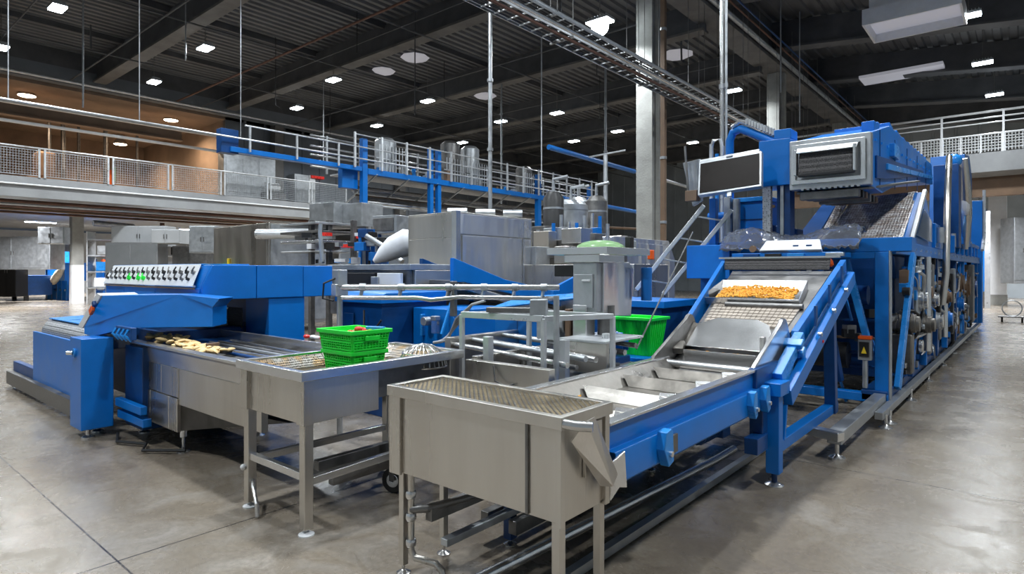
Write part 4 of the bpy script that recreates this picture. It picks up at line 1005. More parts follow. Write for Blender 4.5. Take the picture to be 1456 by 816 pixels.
for k in range(3):
    prt(MB().tube([c + Vector((.3, 0, -.12)), c + Vector((.15, -.02, -.16)), c + Vector((.0, -.04 * k, -.30)), c + Vector((-.15, -.05, -.48 - .02 * k)), c + Vector((-.3, -.05 * k, -.55))], .014, 8), 'hose', 'galv' if k else 'white', bv=0)
# frame table
o = thing('frame_table', 'open stainless frame table standing behind the front tank', 'table', (-3.6, 4, 0))
q0 = P(657, 446, d=4.9); q1 = P(773, 455, d=4.45); zt = 1.30
q0.z = q1.z = zt
bk = Vector((.25, .55, 0))
for s, t_, w_ in ((q0, q1, .05), (q0 + bk, q1 + bk, .04), (q0, q0 + bk, .04), (q1, q1 + bk, .04)):
    prt(MB().bar(s, t_, .035, w_), 'top_bar', 'rail', bv=.004)
for s in (q0, q1, q0 + bk, q1 + bk):
    prt(MB().bar((s.x, s.y, .62), (s.x, s.y, zt), .035, .035), 'leg', 'rail', bv=.004)
t1 = q1 + Vector((.10, .02, 0))
prt(MB().cyl((t1.x, t1.y, .6), (t1.x, t1.y, 1.47), .022, 12), 'upright_tube', 'galv', bv=0)
prt(MB().cbox(q0.lerp(q1, .55) + Vector((0, .05, .05)), (.35, .08, .04), rz=.5), 'slide_rail', 'steel_d')
prt(MB().cbox(q0.lerp(q1, .9) + Vector((0, .05, .08)), (.12, .12, .12), rz=.5), 'actuator', 'galv')
# robot / weigh head on dark column
rc = P(843, 400, d=5.25)
o = thing('weigh_head', 'steel box head on a dark round column, centre, with film-covered tray on top', 'machine', (rc.x, rc.y, .6))
ca = Vector((rc.x, rc.y, 0)); rz = 0
def hb_(x0, x1, y0, y1, z0, z1): return bx(ca.x + x0, ca.x + x1, ca.y + y0, ca.y + y1, z0, z1)
prt(MB().cyl((ca.x + .07, ca.y + .1, .60), (ca.x + .07, ca.y + .1, 1.35), .075, 20), 'column', 'steel_d', bv=0)
prt(hb_(-.14, .10, -.10, .02, 1.30, 1.72), 'head_case', 'galv')
prt(hb_(-.12, .07, -.115, -.10, 1.34, 1.62), 'case_door', 'galv', bv=.004)
prt(hb_(-.03, .05, -.13, -.115, 1.56, 1.575), 'door_handle', 'white', bv=.002)
prt(MB().prism([(ca.y - .02, 1.27), (ca.y + .45, 1.24), (ca.y + .50, 1.66), (ca.y + .42, 1.73), (ca.y - .02, 1.72)], 'X', ca.x - .1, ca.x + .12), 'side_housing', 'steel_w')
prt(hb_(-.22, .14, -.12, .3, 1.72, 1.79), 'top_frame', 'steel_b')
prt(MB().ring(ca.x - .40, ca.x + .22, ca.y - .13, ca.y + .62, 1.79, 1.85, .03), 'tray_rim', 'steel_b', bv=.003)
prt(MB().ball((ca.x - .08, ca.y + .25, 1.85), .22, 14, 8, (1.0, 1.1, .35)), 'film_cover', 'greenfilm', bv=0)
prt(hb_(-.34, -.14, -.10, .0, 1.60, 1.70), 'cable_block', 'black')
prt(hb_(.14, .20, .30, .36, 1.79, 1.95), 'sensor', 'black')
prt(MB().cyl((ca.x + .12, ca.y + .45, 1.8), (ca.x + .12, ca.y + .45, 1.92), .05, 14), 'sensor_drum', 'galv', bv=.004)
prt(MB().cbox((ca.x + .16, ca.y + .75, 1.80), (.05, .05, .09)), 'warning_tag', 'orange')
prt(MB().cyl((ca.x - .5, ca.y - .05, 1.20), (ca.x - .22, ca.y - .05, 1.20), .10, 20), 'motor', 'galv', bv=.006)
prt(MB().cbox((ca.x - .38, ca.y - .05, 1.13), (.24, .2, .18)), 'motor_box', 'galv')
prt(MB().cbox((ca.x - .18, ca.y - .05, 1.20), (.05, .16, .24)), 'flange', 'brown')
prt(MB().cbox((ca.x - .06, ca.y - .05, 1.22), (.14, .14, .28)), 'bearing_block', 'steel_b')
prt(MB().cyl((ca.x + .22, ca.y + .55, 1.38), (ca.x + .22, ca.y + .55, 1.68), .05, 14), 'blue_cylinder', 'blue', bv=.005)
# shallow blue hoppers and trays behind
def wedge(name, label, cat, pts, X0_, X1_, m_='blue', extra=None):
    o_ = thing(name, label, cat, (X0_, pts[0][0], 0)); MB().prism(pts, 'X', X0_, X1_).build('shell', m_, o_, .006); return o_
c = P(752, 468, d=6.0)
o = thing('blue_drive_unit', 'blue drive unit and motors between the frame table and the weigh head', 'machine', (c.x, c.y, .6))
prt(bx(c.x - .45, c.x + .15, c.y, c.y + .5, .85, 1.22), 'case', 'blue')
prt(bx(c.x - .15, c.x - .145, c.y - .004, c.y + .002, .87, 1.2), 'case_seam', 'blue_d', bv=0)
prt(MB().plate([(c.x - .5, c.y - .02, 1.25), (c.x + .5, c.y + .1, 1.38), (c.x + .45, c.y + .7, 1.42), (c.x - .5, c.y + .5, 1.35)], .02), 'lid', 'blue_l')
for k in range(2):
    cx_ = c + Vector((.32 + k * .42, .1 + k * .2, -.10)); v_ = Vector((.85, .5, 0)).normalized()
    prt(MB().cyl(cx_ - v_ * .16, cx_ + v_ * .12, .095, 18), 'motor', 'blue', bv=.008)
    prt(MB().cyl(cx_ + v_ * .12, cx_ + v_ * .17, .07, 18), 'motor_end', 'blue_l', bv=.006)
    for j in range(5): prt(MB().cyl(cx_ + v_ * (-.12 + j * .045), cx_ + v_ * (-.105 + j * .045), .104, 18), 'cooling_fin', 'blue', bv=0)
prt(bx(c.x - .5, c.x + .9, c.y, c.y + .4, .1, .86), 'base_frame', 'blue_d')
c = P(930, 440, d=7.4)
o = thing('blue_hopper', 'blue hopper and frame behind the green tub', 'hopper', (c.x, c.y, 0))
prt(bx(c.x - .75, c.x + .25, c.y - .3, c.y + .6, .5, 1.22), 'body', 'blue_d')
prt(bx(c.x - .8, c.x + .3, c.y - .34, c.y + .62, 1.22, 1.30), 'rim', 'blue')
prt(bx(c.x - .75, c.x - .65, c.y - .34, c.y - .24, 0, .5), 'leg', 'blue_d'); prt(bx(c.x + .15, c.x + .25, c.y - .34, c.y - .24, 0, .5), 'leg', 'blue_d')
o = thing('blue_shelf', 'blue shelf bracket carrying the tapered green tub', 'shelf', (gp.x, gp.y, 0))
prt(bx(gp.x - .35, gp.x + .35, gp.y - .3, gp.y + .3, .74, .80), 'top', 'blue')
prt(MB().prism([(gp.x - .36, .50), (gp.x + .1, .50), (gp.x + .1, .74), (gp.x - .30, .98), (gp.x - .36, .98)], 'Y', gp.y - .34, gp.y - .30), 'gusset', 'blue')
for sx in (-.3, .3): prt(bx(gp.x + sx - .03, gp.x + sx + .03, gp.y - .2, gp.y + .2, 0, .74), 'leg', 'blue_d')
# low stainless machine filling the space between left tank and trough
o = thing('transfer_table', 'low stainless transfer table of tubes and troughs between wash tank and trough conveyor', 'conveyor', (-3.1, 4, 0))
prt(bx(-3.30, -2.50, 3.35, 3.42, .80, .97), 'front_trough_plate', 'steel', bv=.004)
prt(bx(-3.32, -2.48, 3.42, 5.1, .72, .80), 'bed', 'steel_d', bv=.004)
prt(bx(-3.30, -3.24, 3.42, 5.1, .80, .99), 'side_plate', 'steel', bv=.004)
for k, (y, z, r_, m_) in enumerate(((3.6, .97, .022, 'steel_b'), (3.72, .94, .018, 'steel_d'), (3.84, .99, .024, 'galv'), (3.98, .97, .026, 'steel_b'), (4.12, .95, .018, 'steel_d'), (4.26, 1.0, .022, 'galv'), (4.42, .98, .024, 'steel_b'), (4.6, 1.02, .022, 'steel_b'))):
    prt(MB().cyl((-3.9, y + .2, z + .03), (-2.52, y, z), r_, 12), 'roller_tube', m_, bv=0)
prt(bx(-3.95, -3.88, 3.75, 4.9, .6, 1.06), 'far_side', 'steel', bv=.004)
R.seed(21)
for k in range(16):
    x = -3.15 + R.random() * .6; y = 3.5 + R.random() * .9; z = .82
    m_ = ('steel_d', 'galv', 'steel_b', 'black')[k % 4]
    q = MB(); 
    if k % 2: q.cyl((x, y, z), (x, y + .1, z + .02), .035, 12)
    else: q.cbox((x, y, z + .04), (R.uniform(.05, .14), R.uniform(.05, .12), .08), rz=R.random())
    prt(q, ('valve_block', 'fitting', 'pump', 'sensor')[k % 4], m_, bv=.004)
for x, y in ((-2.62, 3.7), (-2.62, 4.3), (-3.0, 4.6), (-3.2, 3.5)):
    prt(bx(x - .03, x + .03, y - .03, y + .03, .62, 1.14), 'upright', 'rail', bv=.004)
prt(bx(-2.95, -2.5, 4.1, 4.14, .84, 1.08), 'box_plate', 'steel', bv=.004); prt(bx(-2.95, -2.5, 4.08, 4.7, 1.08, 1.10), 'box_rim', 'rail', bv=.004)
prt(MB().cyl((-3.08, 3.42, .86), (-3.08, 3.38, .86), .02, 10), 'blue_knob', 'blue', bv=0)
for x, y in ((-3.25, 3.5), (-2.6, 3.5), (-3.25, 5.0), (-2.6, 5.0)): prt(bx(x - .03, x + .03, y - .03, y + .03, 0, .72), 'leg', 'steel_d', bv=.004)
prt(MB().tube([(-3.0, 3.34, .95), (-2.95, 3.30, .85), (-2.85, 3.31, .82), (-2.8, 3.33, .84)], .006, 6), 'cable', 'black', bv=0)
# tall stainless cabinet
o = thing('steel_cabinet', 'tall broad stainless cabinet with wavy reflections, centre of the hall', 'cabinet', (-7.4, 7.7, 0))
prt(bx(-7.52, -6.44, 6.34, 8.15, .25, 2.53), 'carcass', 'steel')
prt(bx(-6.44, -6.42, 6.40, 8.1, 2.20, 2.50), 'upper_side_panel', 'steel_w', bv=.004)
prt(bx(-6.44, -6.42, 6.46, 7.86, .3, 2.18), 'side_panel', 'steel_w', bv=.004)
prt(bx(-6.44, -6.42, 7.89, 8.1, .3, 2.18), 'side_panel', 'steel_w', bv=.004)
prt(bx(-7.48, -6.50, 6.32, 6.34, 2.15, 2.50), 'front_panel', 'steel', bv=.004)
prt(bx(-7.48, -6.50, 6.32, 6.34, 1.70, 2.14), 'front_panel', 'steel', bv=.004)
prt(bx(-7.48, -6.50, 6.32, 6.34, .3, 1.69), 'front_panel', 'steel', bv=.004)
prt(bx(-6.50, -6.40, 6.30, 6.40, .25, 2.54), 'corner_trim', 'steel_b')
prt(bx(-6.75, -6.55, 6.24, 6.32, 1.62, 1.66), 'handle', 'brown', bv=.004); prt(bx(-7.3, -7.2, 6.24, 6.32, 1.55, 1.66), 'valve_block', 'galv')
prt(MB().tube([(-7.25, 6.29, 1.66), (-6.95, 6.27, 1.66), (-6.9, 6.29, 1.64)], .015, 8), 'copper_pipe', 'orange', bv=0)
for x, y in ((-7.4, 6.5), (-6.6, 6.5), (-6.6, 8.0), (-7.4, 8.0)): prt(bx(x - .06, x + .06, y - .06, y + .06, 0, .25), 'leg', 'steel_d')
for k in range(3):
    cx_, cy_ = -7.2 + .25 * k, 6.9 + .4 * k
    prt(MB().cyl((cx_, cy_, 2.60), (cx_ + .25, cy_ + .2, 2.60), .07, 14), 'roof_fitting', 'galv', bv=0)
# white sack / flexible spout left of the cabinet
sa = P(532, 372, d=10.3); sb = P(578, 345, d=10.3)
q = MB().tube([sa, sa.lerp(sb, .3) + Vector((0, 0, .02)), sa.lerp(sb, .6) + Vector((0, 0, .04)), sb, sb + Vector((.15, .1, 0))], [.04, .14, .20, .24, .20], 14)
tag(q.build('filled_sack', 'bag'), 'bulging white sack leaning against the tall steel cabinet', 'sack')
tag(bx(sa.x - .1, sb.x + .2, sb.y - .3, sb.y + .3, 0, sa.z - .06).build('sack_stand', 'steel_d', bevel=.01), 'dark steel stand under the white sack', 'stand')
# right stainless cabinet behind the weigh head
c = P(873, 380, d=11.5); 
o = thing('steel_cabinet', 'lower stainless cabinet with clipped corner at the foot of the concrete column', 'cabinet', (c.x, c.y, 0))
prt(MB().prism([(c.y, .2), (c.y + 2.6, .2), (c.y + 2.6, 1.9), (c.y + 2.3, 2.30), (c.y, 2.30)], 'X', c.x - .9, c.x), 'carcass', 'steel_w')
prt(bx(c.x, c.x + .02, c.y + .1, c.y + 1.2, .4, 2.2), 'door', 'steel_w', bv=.004); prt(bx(c.x, c.x + .02, c.y + 1.25, c.y + 2.2, .4, 2.2), 'door', 'steel_w', bv=.004)
prt(bx(c.x + .02, c.x + .05, c.y + 1.1, c.y + 1.14, 1.2, 1.4), 'handle', 'steel_d', bv=.004)
prt(bx(c.x + .02, c.x + .03, c.y + 1.6, c.y + 1.7, 1.4, 1.55), 'yellow_label', 'yellow', bv=0)
for y in (.2, 2.4): prt(bx(c.x - .8, c.x - .1, c.y + y - .05, c.y + y + .05, 0, .2), 'foot', 'steel_d')
# diagonal steel ladder chute right
o = thing('steel_ladder', 'slanting stainless ladder rails rising to the blue machine, right of centre', 'ladder', (-4.2, 8, 0))
s0, s1 = P(905, 412, d=8.2), P(1001, 292, d=7.9); of = Vector((.28, .22, -.06))
prt(MB().bar(s0, s1, .04, .055), 'rail', 'rail'); prt(MB().bar(s0 + of, s1 + of, .04, .055), 'rail', 'rail')
for k in range(4): prt(MB().bar(s0.lerp(s1, (k + .5) / 4), s0.lerp(s1, (k + .5) / 4) + of, .02, .02), 'rung', 'galv', bv=.003)
s2 = Vector((s0.x, s0.y, 0)); prt(MB().bar(s2, s0, .05, .05), 'stand', 'steel_d'); prt(MB().bar(s2 + Vector((of.x, of.y, 0)), s0 + of, .05, .05), 'stand', 'steel_d')
# slack wire from machine down to the trough side
w0, w1 = P(985, 330, d=7.0), P(905, 496, d=5.3)
tag(MB().cyl(w0, w1, .008, 6).build('stay_rod', 'steel_b'), 'thin slanting steel rod in front of the green tub', 'rod')
# ================================================================ LARGE BLUE SORTING MACHINE (right)
o = thing('sorting_machine', 'huge blue sorting machine with screen, hood and sloping dimpled belt, at the right', 'machine', (-2.2, 13, 0))
XL, XR = -3.35, -1.2
# base frame and front portal
prt(MB().bar((-1.28, 5.85, .20), (-1.28, 8.0, .20), .12, .11), 'base_tube', 'galv')
prt(MB().bar((-1.62, 5.95, .22), (-1.22, 5.83, .22), .10, .08), 'base_end', 'steel_b')
prt(MB().bar((-1.18, 7.3, .14), (-1.05, 22.0, .14), .08, .08), 'base_rail', 'galv')
prt(MB().bar((-1.34, 8.0, .22), (-1.34, 22.0, .22), .26, .12), 'base_beam', 'blue_d')
prt(bx(XL, -1.2, 8.0, 8.14, .14, .24), 'base_crossbeam', 'blue')
for y in (5.95, 7.4, 7.65, 9.2, 11, 13, 15, 17.5, 20):
    x = -1.28 if y < 7 else -1.13
    prt(MB().lathe([(.07, 0), (.07, .012), (.03, .03), (.018, .04), (.018, .15)], (x, y, 0), 12), 'levelling_foot', 'steel_b', bv=0)
prt(bx(-1.34, -1.20, 8.04, 8.16, .16, 1.87), 'portal_post', 'blue')
prt(bx(-1.20, -1.185, 8.04, 8.16, .16, 1.88), 'post_edging', 'galv', bv=.002)
prt(bx(-1.95, -1.34, 8.04, 8.16, 1.79, 1.87), 'portal_top', 'blue')
prt(bx(-3.4, -.98, 8.05, 8.4, 1.87, 2.03), 'front_beam', 'blue')
prt(bx(-3.4, -3.15, 8.0, 8.3, 0, 1.87), 'left_post', 'blue')
prt(bx(-3.42, -2.85, 7.6, 8.0, 1.55, 1.98), 'left_shoulder', 'blue')
prt(MB().bar((-1.67, 8.2, 1.80), (-1.41, 8.2, .70), .10, .07), 'diagonal', 'blue_l')
prt(MB().bar((-1.9, 7.9, 1.75), (-1.75, 8.3, .3), .07, .07), 'inner_diagonal', 'blue_d')
prt(MB().bar((-1.18, 8.5, .25), (-1.12, 9.3, 1.86), .06, .12), 'side_diagonal', 'blue_l')
prt(MB().bar((-2.1, 7.2, .25), (-2.1, 8.1, 1.2), .06, .06), 'inner_strut', 'blue_l')
prt(bx(-3.3, -1.45, 8.9, 9.0, .3, 1.85), 'inner_bulkhead', 'blue_d')
for z in (.45, .62, .8, 1.02): prt(bx(-3.2, -1.4, 8.55, 8.62, z, z + .03), 'inner_rail', 'blue_d' if z != .8 else 'brown')
prt(MB().cyl((-2.6, 8.5, .6), (-1.7, 8.5, .6), .16, 18), 'inner_drum', 'black', bv=0)
prt(MB().cyl((-2.8, 8.6, 1.35), (-1.5, 8.6, 1.35), .12, 18), 'inner_drum', 'blue_d', bv=0)
prt(MB().ball((-1.85, 8.5, 1.45), .16, 12, 8, (1, .8, .8)), 'shroud', 'blue', bv=0)
# warning box on the portal
prt(bx(-1.50, -1.36, 7.98, 8.08, .62, .86), 'warning_box', 'galv')
wb = prt(bx(-1.485, -1.385, 7.97, 7.98, .66, .83), 'warning_plate', 'black', bv=0)
MB().prism([(-1.462, .70), (-1.408, .70), (-1.435, .78)], 'Y', 7.962, 7.97).build('warning_triangle', 'yellow', wb)
prt(bx(-1.50, -1.36, 7.97, 8.08, .86, .90), 'box_lid', 'orange', bv=.01)
prt(MB().cyl((-1.43, 8.02, .30), (-1.43, 8.02, .62), .03, 10), 'box_conduit', 'galv', bv=0)
prt(MB().lathe([(.03, 0), (.05, .02), (.04, .07), (.015, .10)], (-1.80, 7.98, 1.70), 12), 'beacon', 'orange', bv=0)
# long body along the right side
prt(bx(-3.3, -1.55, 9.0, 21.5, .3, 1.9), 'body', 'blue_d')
prt(MB().bar((-1.2, 8.2, 1.93), (-1.05, 21.8, 1.93), .10, .16), 'upper_long_beam', 'blue')
prt(MB().bar((-1.3, 8.6, 1.05), (-1.2, 21.6, 1.05), .06, .06), 'middle_rail', 'galv')
for k, y in enumerate((9.6, 10.9, 12.2, 13.6, 15.2, 16.9, 18.8, 20.8)):
    xx = -1.2 + .15 * (y - 8) / 14
    prt(bx(xx - .06, xx + .03, y - .05, y + .06, .25, 1.88), 'side_post', 'blue' if k % 2 else 'blue_d')
    if k % 2 == 0: prt(MB().bar((xx, y + .1, .3), (xx, y + 1.1, 1.8), .05, .09), 'side_brace', 'blue')
R.seed(33)
# motors, pumps, gearboxes along the side
def motor(x, y, z, r_, l, m_='galv', axis=(1, 0, 0)):
    v_ = Vector(axis).normalized(); c_ = Vector((x, y, z))
    b_ = prt(MB().cyl(c_ - v_ * l / 2, c_ + v_ * l / 2, r_, 18), 'motor', m_, bv=.006)
    prt(MB().cyl(c_ + v_ * l / 2, c_ + v_ * (l / 2 + .04), r_ * .8, 18), 'fan_cover', 'steel_b' if m_ == 'galv' else m_, bv=.004)
    for j in range(5):
        u = -l * .35 + j * l * .16
        MB().cyl(c_ + v_ * u, c_ + v_ * (u + .012), r_ * 1.10, 18).build('cooling_fin', m_, b_)
    MB().cbox(c_ + Vector((0, 0, r_ * 1.05)), (r_ * .9, r_ * .9, r_ * .5)).build('terminal_box', m_, b_, .004)
for (y, z, r_, l, m_) in ((9.2, .98, .12, .26, 'steel_s'), (10.15, 1.24, .14, .22, 'steel_b'), (10.5, .88, .12, .28, 'steel_s'), (11.5, 1.20, .12, .3, 'steel_b'), (11.9, .85, .13, .26, 'galv'), (12.8, 1.2, .11, .3, 'brown'),
                          (13.2, .8, .14, .26, 'blue'), (14.3, 1.15, .13, .28, 'galv'), (15.8, .95, .15, .3, 'blue'), (16.3, 1.4, .2, .25, 'brown'), (17.9, 1.3, .28, .3, 'brown'), (19.5, 1.2, .25, .3, 'blue_d')):
    motor(-1.22 + R.uniform(-.04, .06), y, z, r_, l, m_)
for (y, z0, z1, w_, d_, m_) in ((9.05, .35, .85, .20, .22, 'steel_s'), (9.9, 1.05, 1.72, .16, .30, 'galv'), (10.9, .4, 1.1, .2, .3, 'steel_d'), (11.2, 1.3, 1.75, .2, .3, 'steel_d'), (12.3, .5, 1.3, .2, .2, 'steel_d'),
                                (13.9, .5, 1.6, .25, .25, 'black'), (14.9, 1.0, 1.7, .2, .3, 'galv'), (15.1, .4, .9, .2, .5, 'blue_d'), (16.0, .4, 1.2, .2, .4, 'steel_d'), (17.1, .5, 1.8, .2, .3, 'blue_d'), (18.5, .4, 1.8, .3, .5, 'steel_d')):
    prt(bx(-1.42, -1.42 + w_ + .12, y, y + d_, z0, z1), 'gearbox', m_, bv=.02)
for k in range(16):
    y = 9.3 + k * .62; z = R.uniform(.5, 1.7)
    prt(MB().tube([(-1.25, y, z), (-1.12, y + .02, z), (-1.08, y + .1, z - .05), (-1.1, y + .25, z - .3), (-1.2, y + .3, z - .45)], .018 + .012 * R.random(), 8), 'hose', ('black', 'galv', 'steel_b', 'blue')[k % 4], bv=0)
for k in range(9):
    y = 9.6 + k * 1.1; z = R.choice((.75, 1.1, 1.45))
    prt(MB().cyl((-1.18, y, z), (-1.13, y + 1.0, z), .025 + .015 * R.random(), 10), 'shaft', ('steel_b', 'galv', 'brown')[k % 3], bv=0)
    prt(disc(MB(), Vector((-1.10, y + .3, z - .12)), Vector((1, 0, 0)), .085, .05, 20), 'pulley', ('steel_b', 'brown', 'galv')[k % 3])
for k, (y, z) in enumerate(((10.0, 1.78), (10.25, 1.82), (10.8, 1.80), (11.1, 1.75), (12.5, 1.7))):
    prt(MB().lathe([(.05, 0), (.05, .06), (.02, .08), (.02, .14), (.05, .15), (.05, .17)], (-1.15, y, z - .15), 12), 'valve', ('galv', 'steel_b')[k % 2], bv=0)
for y in (10.55, 12.95):
    prt(MB().cyl((-1.10, y, .5), (-1.10, y, 1.85), .05, 12), 'riser_tube', 'steel_b', bv=0)
# upper deck clutter
prt(bx(-3.2, -1.25, 9.3, 20.8, 1.9, 2.1), 'upper_deck', 'blue_d')
prt(MB().prism([(9.2, 2.0), (11.6, 2.0), (11.6, 2.35), (10.9, 2.75), (10.5, 2.78)], 'X', -1.25, -1.15), 'belt_side_panel', 'blue')
prt(MB().plate([(-1.12, 9.6, 2.12), (-1.12, 11.2, 2.08), (-1.12, 11.2, 2.40), (-1.12, 10.3, 2.52)], .015), 'clear_side_window', 'bluefilm', bv=0)
prt(MB().plate([(-1.15, 9.15, 2.03), (-1.15, 9.3, 2.06), (-1.15, 10.62, 2.80), (-1.15, 10.50, 2.82)], .05), 'belt_edge', 'rail')
prt(MB().plate([(-2.12, 9.10, 2.06), (-1.22, 9.10, 2.00), (-1.22, 10.60, 2.78), (-2.05, 10.60, 2.74)], .03), 'dimpled_belt', 'mbelt', bv=0)
prt(MB().plate([(-2.20, 9.05, 2.02), (-2.12, 9.05, 2.02), (-2.05, 10.6, 2.84), (-2.16, 10.6, 2.90)], .03), 'belt_wall', 'mbelt', bv=0)
prt(MB().plate([(-2.48, 8.9, 1.98), (-2.22, 9.0, 2.0), (-2.16, 10.6, 2.88), (-2.30, 10.6, 2.92)], .05), 'side_chute', 'blue_d')
prt(MB().plate([(-3.1, 8.8, 2.36), (-2.3, 8.8, 2.20), (-2.3, 8.8, 2.04), (-3.1, 8.8, 2.04)], .3 * -1), 'inner_chute', 'blue_d')
prt(bx(-1.9, -1.3, 10.7, 12.4, 2.1, 2.5), 'deck_box', 'blue_d')
for k in range(8):
    y = 11.8 + k * 1.05
    prt(bx(-1.32, -1.12, y, y + .7, 2.02, R.uniform(2.2, 2.65)), 'deck_module', ('blue', 'galv', 'blue_d', 'blue_l')[k % 4])
    prt(MB().cyl((-1.08, y + .2, 2.1), (-1.08, y + .2, 2.35), .06, 12), 'deck_valve', ('galv', 'blue_l')[k % 2], bv=0)
prt(MB().bar((-1.1, 13.5, 2.28), (-1.02, 21.0, 2.28), .04, .08), 'deck_rail', 'blue')
for k in range(7): prt(bx(-1.10, -1.02, 13.8 + k * 1.1, 13.95 + k * 1.1, 1.98, 2.30), 'deck_stanchion', 'blue')
# small fittings over the whole side
R.seed(77)
for k in range(70):
    y = 8.9 + 12 * R.random() ** 1.4; z = R.uniform(.35, 1.8); x = -1.2 + .13 * (y - 8) / 14
    w_ = R.uniform(.04, .12)
    q = (MB().cbox((x, y, z), (.10, w_, R.uniform(.04, .22))) if k % 3 else disc(MB(), Vector((x + .04, y, z)), Vector((1, 0, 0)), w_ * .6, .08, 14))
    prt(q, ('bracket', 'junction_box', 'coupling', 'sensor')[k % 4], ('galv', 'blue_l', 'steel_b', 'black', 'blue', 'steel_d', 'brown')[k % 7], bv=.004)
for k in range(26):
    y = 9.0 + k * .45; z = R.uniform(.45, 1.75); x = -1.16 + .13 * (y - 8) / 14
    prt(MB().tube([(x, y, z), (x + .03, y + .15, z - R.uniform(.0, .2)), (x + .02, y + .4, z - R.uniform(-.2, .3)), (x - .03, y + .55, z - .1)], .010, 6), 'cable', ('black', 'galv', 'black', 'blue_l')[k % 4], bv=0)
for k in range(24):
    y = 9.1 + k * .5; prt(MB().cbox((-1.14 + .13 * (y - 8) / 14, y, 1.93), (.02, .03, .03)), 'bolt', 'steel_b', bv=0)
for k in range(10):
    y = 9.1 + k * 1.15; z = 1.72 + .12 * (k % 2)
    prt(MB().prism([(y, 1.84), (y + .9, 1.84), (y + .7, 1.55), (y + .15, 1.55)], 'X', -1.42, -1.3), 'hopper_plate', 'blue' if k % 2 else 'blue_d', bv=.006)
# inside the portal
for k in range(14):
    x = -1.9 + .45 * R.random(); z = .4 + 1.3 * R.random(); y = 8.4 + .3 * R.random()
    prt(MB().tube([(x, y, z), (x + .1, y - .05, z - .15), (x + .15, y, z - .4)], .018, 6) if k % 2 else MB().cbox((x, y, z), (.12, .1, .1), rz=R.random()), ('cable', 'bracket')[(k + 1) % 2], ('black', 'blue', 'steel_d', 'blue_l')[k % 4], bv=0)
for k in range(9): prt(MB().cbox((-2.6 + .12 * k, 7.42, 1.72 - .01 * k), (.05, .03, .05)), 'clip', ('galv', 'blue_d', 'black')[k % 3], bv=.004)
# hood seams and bolts
for k in range(5): prt(MB().bar((-1.375, 8.6 + k * 1.1, 2.66 + .1 * k), (-1.375, 8.6 + k * 1.1, 3.38 + .05 * k), .008, .02), 'hood_seam', 'blue_d', bv=0)
for k in range(14): prt(MB().cbox((-1.37, 8.3 + k * .40, 3.20 + k * .022), (.02, .03, .03)), 'bolt', 'blue_l', bv=0)
for k in range(6): prt(MB().prism([(9.6 + k * .6, 3.56), (9.85 + k * .6, 3.57), (9.85 + k * .6, 3.63), (9.6 + k * .6, 3.66)], 'X', -2.1, -1.42), 'hood_rib', 'blue', bv=.006)
# stainless front housing of the hood with dark slatted opening
fy = 7.95
prt(bx(-2.24, -1.36, fy, fy + .12, 2.64, 3.24), 'housing_plate', 'galv')
prt(MB().ring(0, 0.80, 0, .48, 0, .04, .05), 'housing_frame', 'steel_b', bv=.004)
fr = [c for c in COL.objects if c.parent is o][-1]
fr.rotation_euler = (math.pi / 2, 0, 0); fr.location = Vector((-2.21, fy, 2.70)) - o.location
fr.data.transform(Matrix.Translation(o.location))
prt(MB().prism([(fy - .16, 2.80), (fy, 2.80), (fy, 3.10), (fy - .10, 3.08)], 'X', -2.10, -1.52), 'slatted_opening', 'dmesh')
prt(MB().plate([(-2.14, fy - .16, 3.05), (-1.48, fy - .16, 3.05), (-1.48, fy, 3.14), (-2.14, fy, 3.14)], .015), 'rain_lip', 'rail', bv=.004)
for x in (-2.13, -1.50): prt(MB().bar((x, fy - .12, 2.79), (x, fy - .12, 3.10), .03, .10), 'opening_cheek', 'steel_b')
prt(bx(-2.10, -1.50, fy - .17, fy - .10, 2.77, 2.81), 'opening_sill', 'black')
prt(bx(-1.43, -1.41, fy - .03, fy, 2.72, 3.16), 'hinge', 'steel_d', bv=.003)
for k in range(11): prt(bx(-2.1 + k * .06, -2.07 + k * .06, fy - .02, fy + .02, 2.625, 2.645), 'rivet_strip', 'galv', bv=0)
# hood body
HB = [(fy + .10, 2.64), (fy + .10, 3.25), (9.3, 3.55), (10.4, 3.58), (13.9, 3.66), (14.1, 3.3), (11.2, 3.05), (9.4, 2.74), (8.8, 2.62)]
prt(MB().prism(HB, 'X', -2.2, -1.38), 'hood_body', 'blue')
prt(MB().prism([(8.9, 3.0), (13.6, 3.40), (13.6, 3.34), (8.9, 2.92)], 'X', -1.38, -1.33), 'hood_stiffener', 'blue_l')
prt(MB().prism([(8.3, 2.75), (8.9, 2.80), (11.0, 3.08), (12.5, 3.25), (12.5, 3.36), (8.3, 3.02)], 'X', -1.38, -1.355), 'hood_mesh_panel', 'blue_d')
for k in range(12): prt(MB().cbox((-1.5, 8.8 + k * .42, 3.52 + k * .014 if k > 1 else 3.45), (.16, .12, .12)), 'hood_lug', 'blue')
prt(bx(-1.56, -1.42, 8.5, 8.75, 3.35, 3.48), 'hood_lug_block', 'blue')
prt(bx(-1.40, -1.32, 9.3, 9.7, 3.15, 3.32), 'hood_hatch', 'blue_l')
# underside machinery of the hood
for k in range(6): prt(bx(-2.15 + .02 * k, -1.5, 8.05 + k * .22, 8.14 + k * .22, 2.52 + .01 * (k % 3), 2.62), 'underside_rib', ('steel_d', 'black', 'brown')[k % 3])
prt(MB().plate([(-2.2, 8.1, 2.60), (-1.4, 8.1, 2.60), (-1.2, 10.7, 2.95), (-2.2, 10.7, 2.95)], .03), 'underside_plate', 'steel_d')
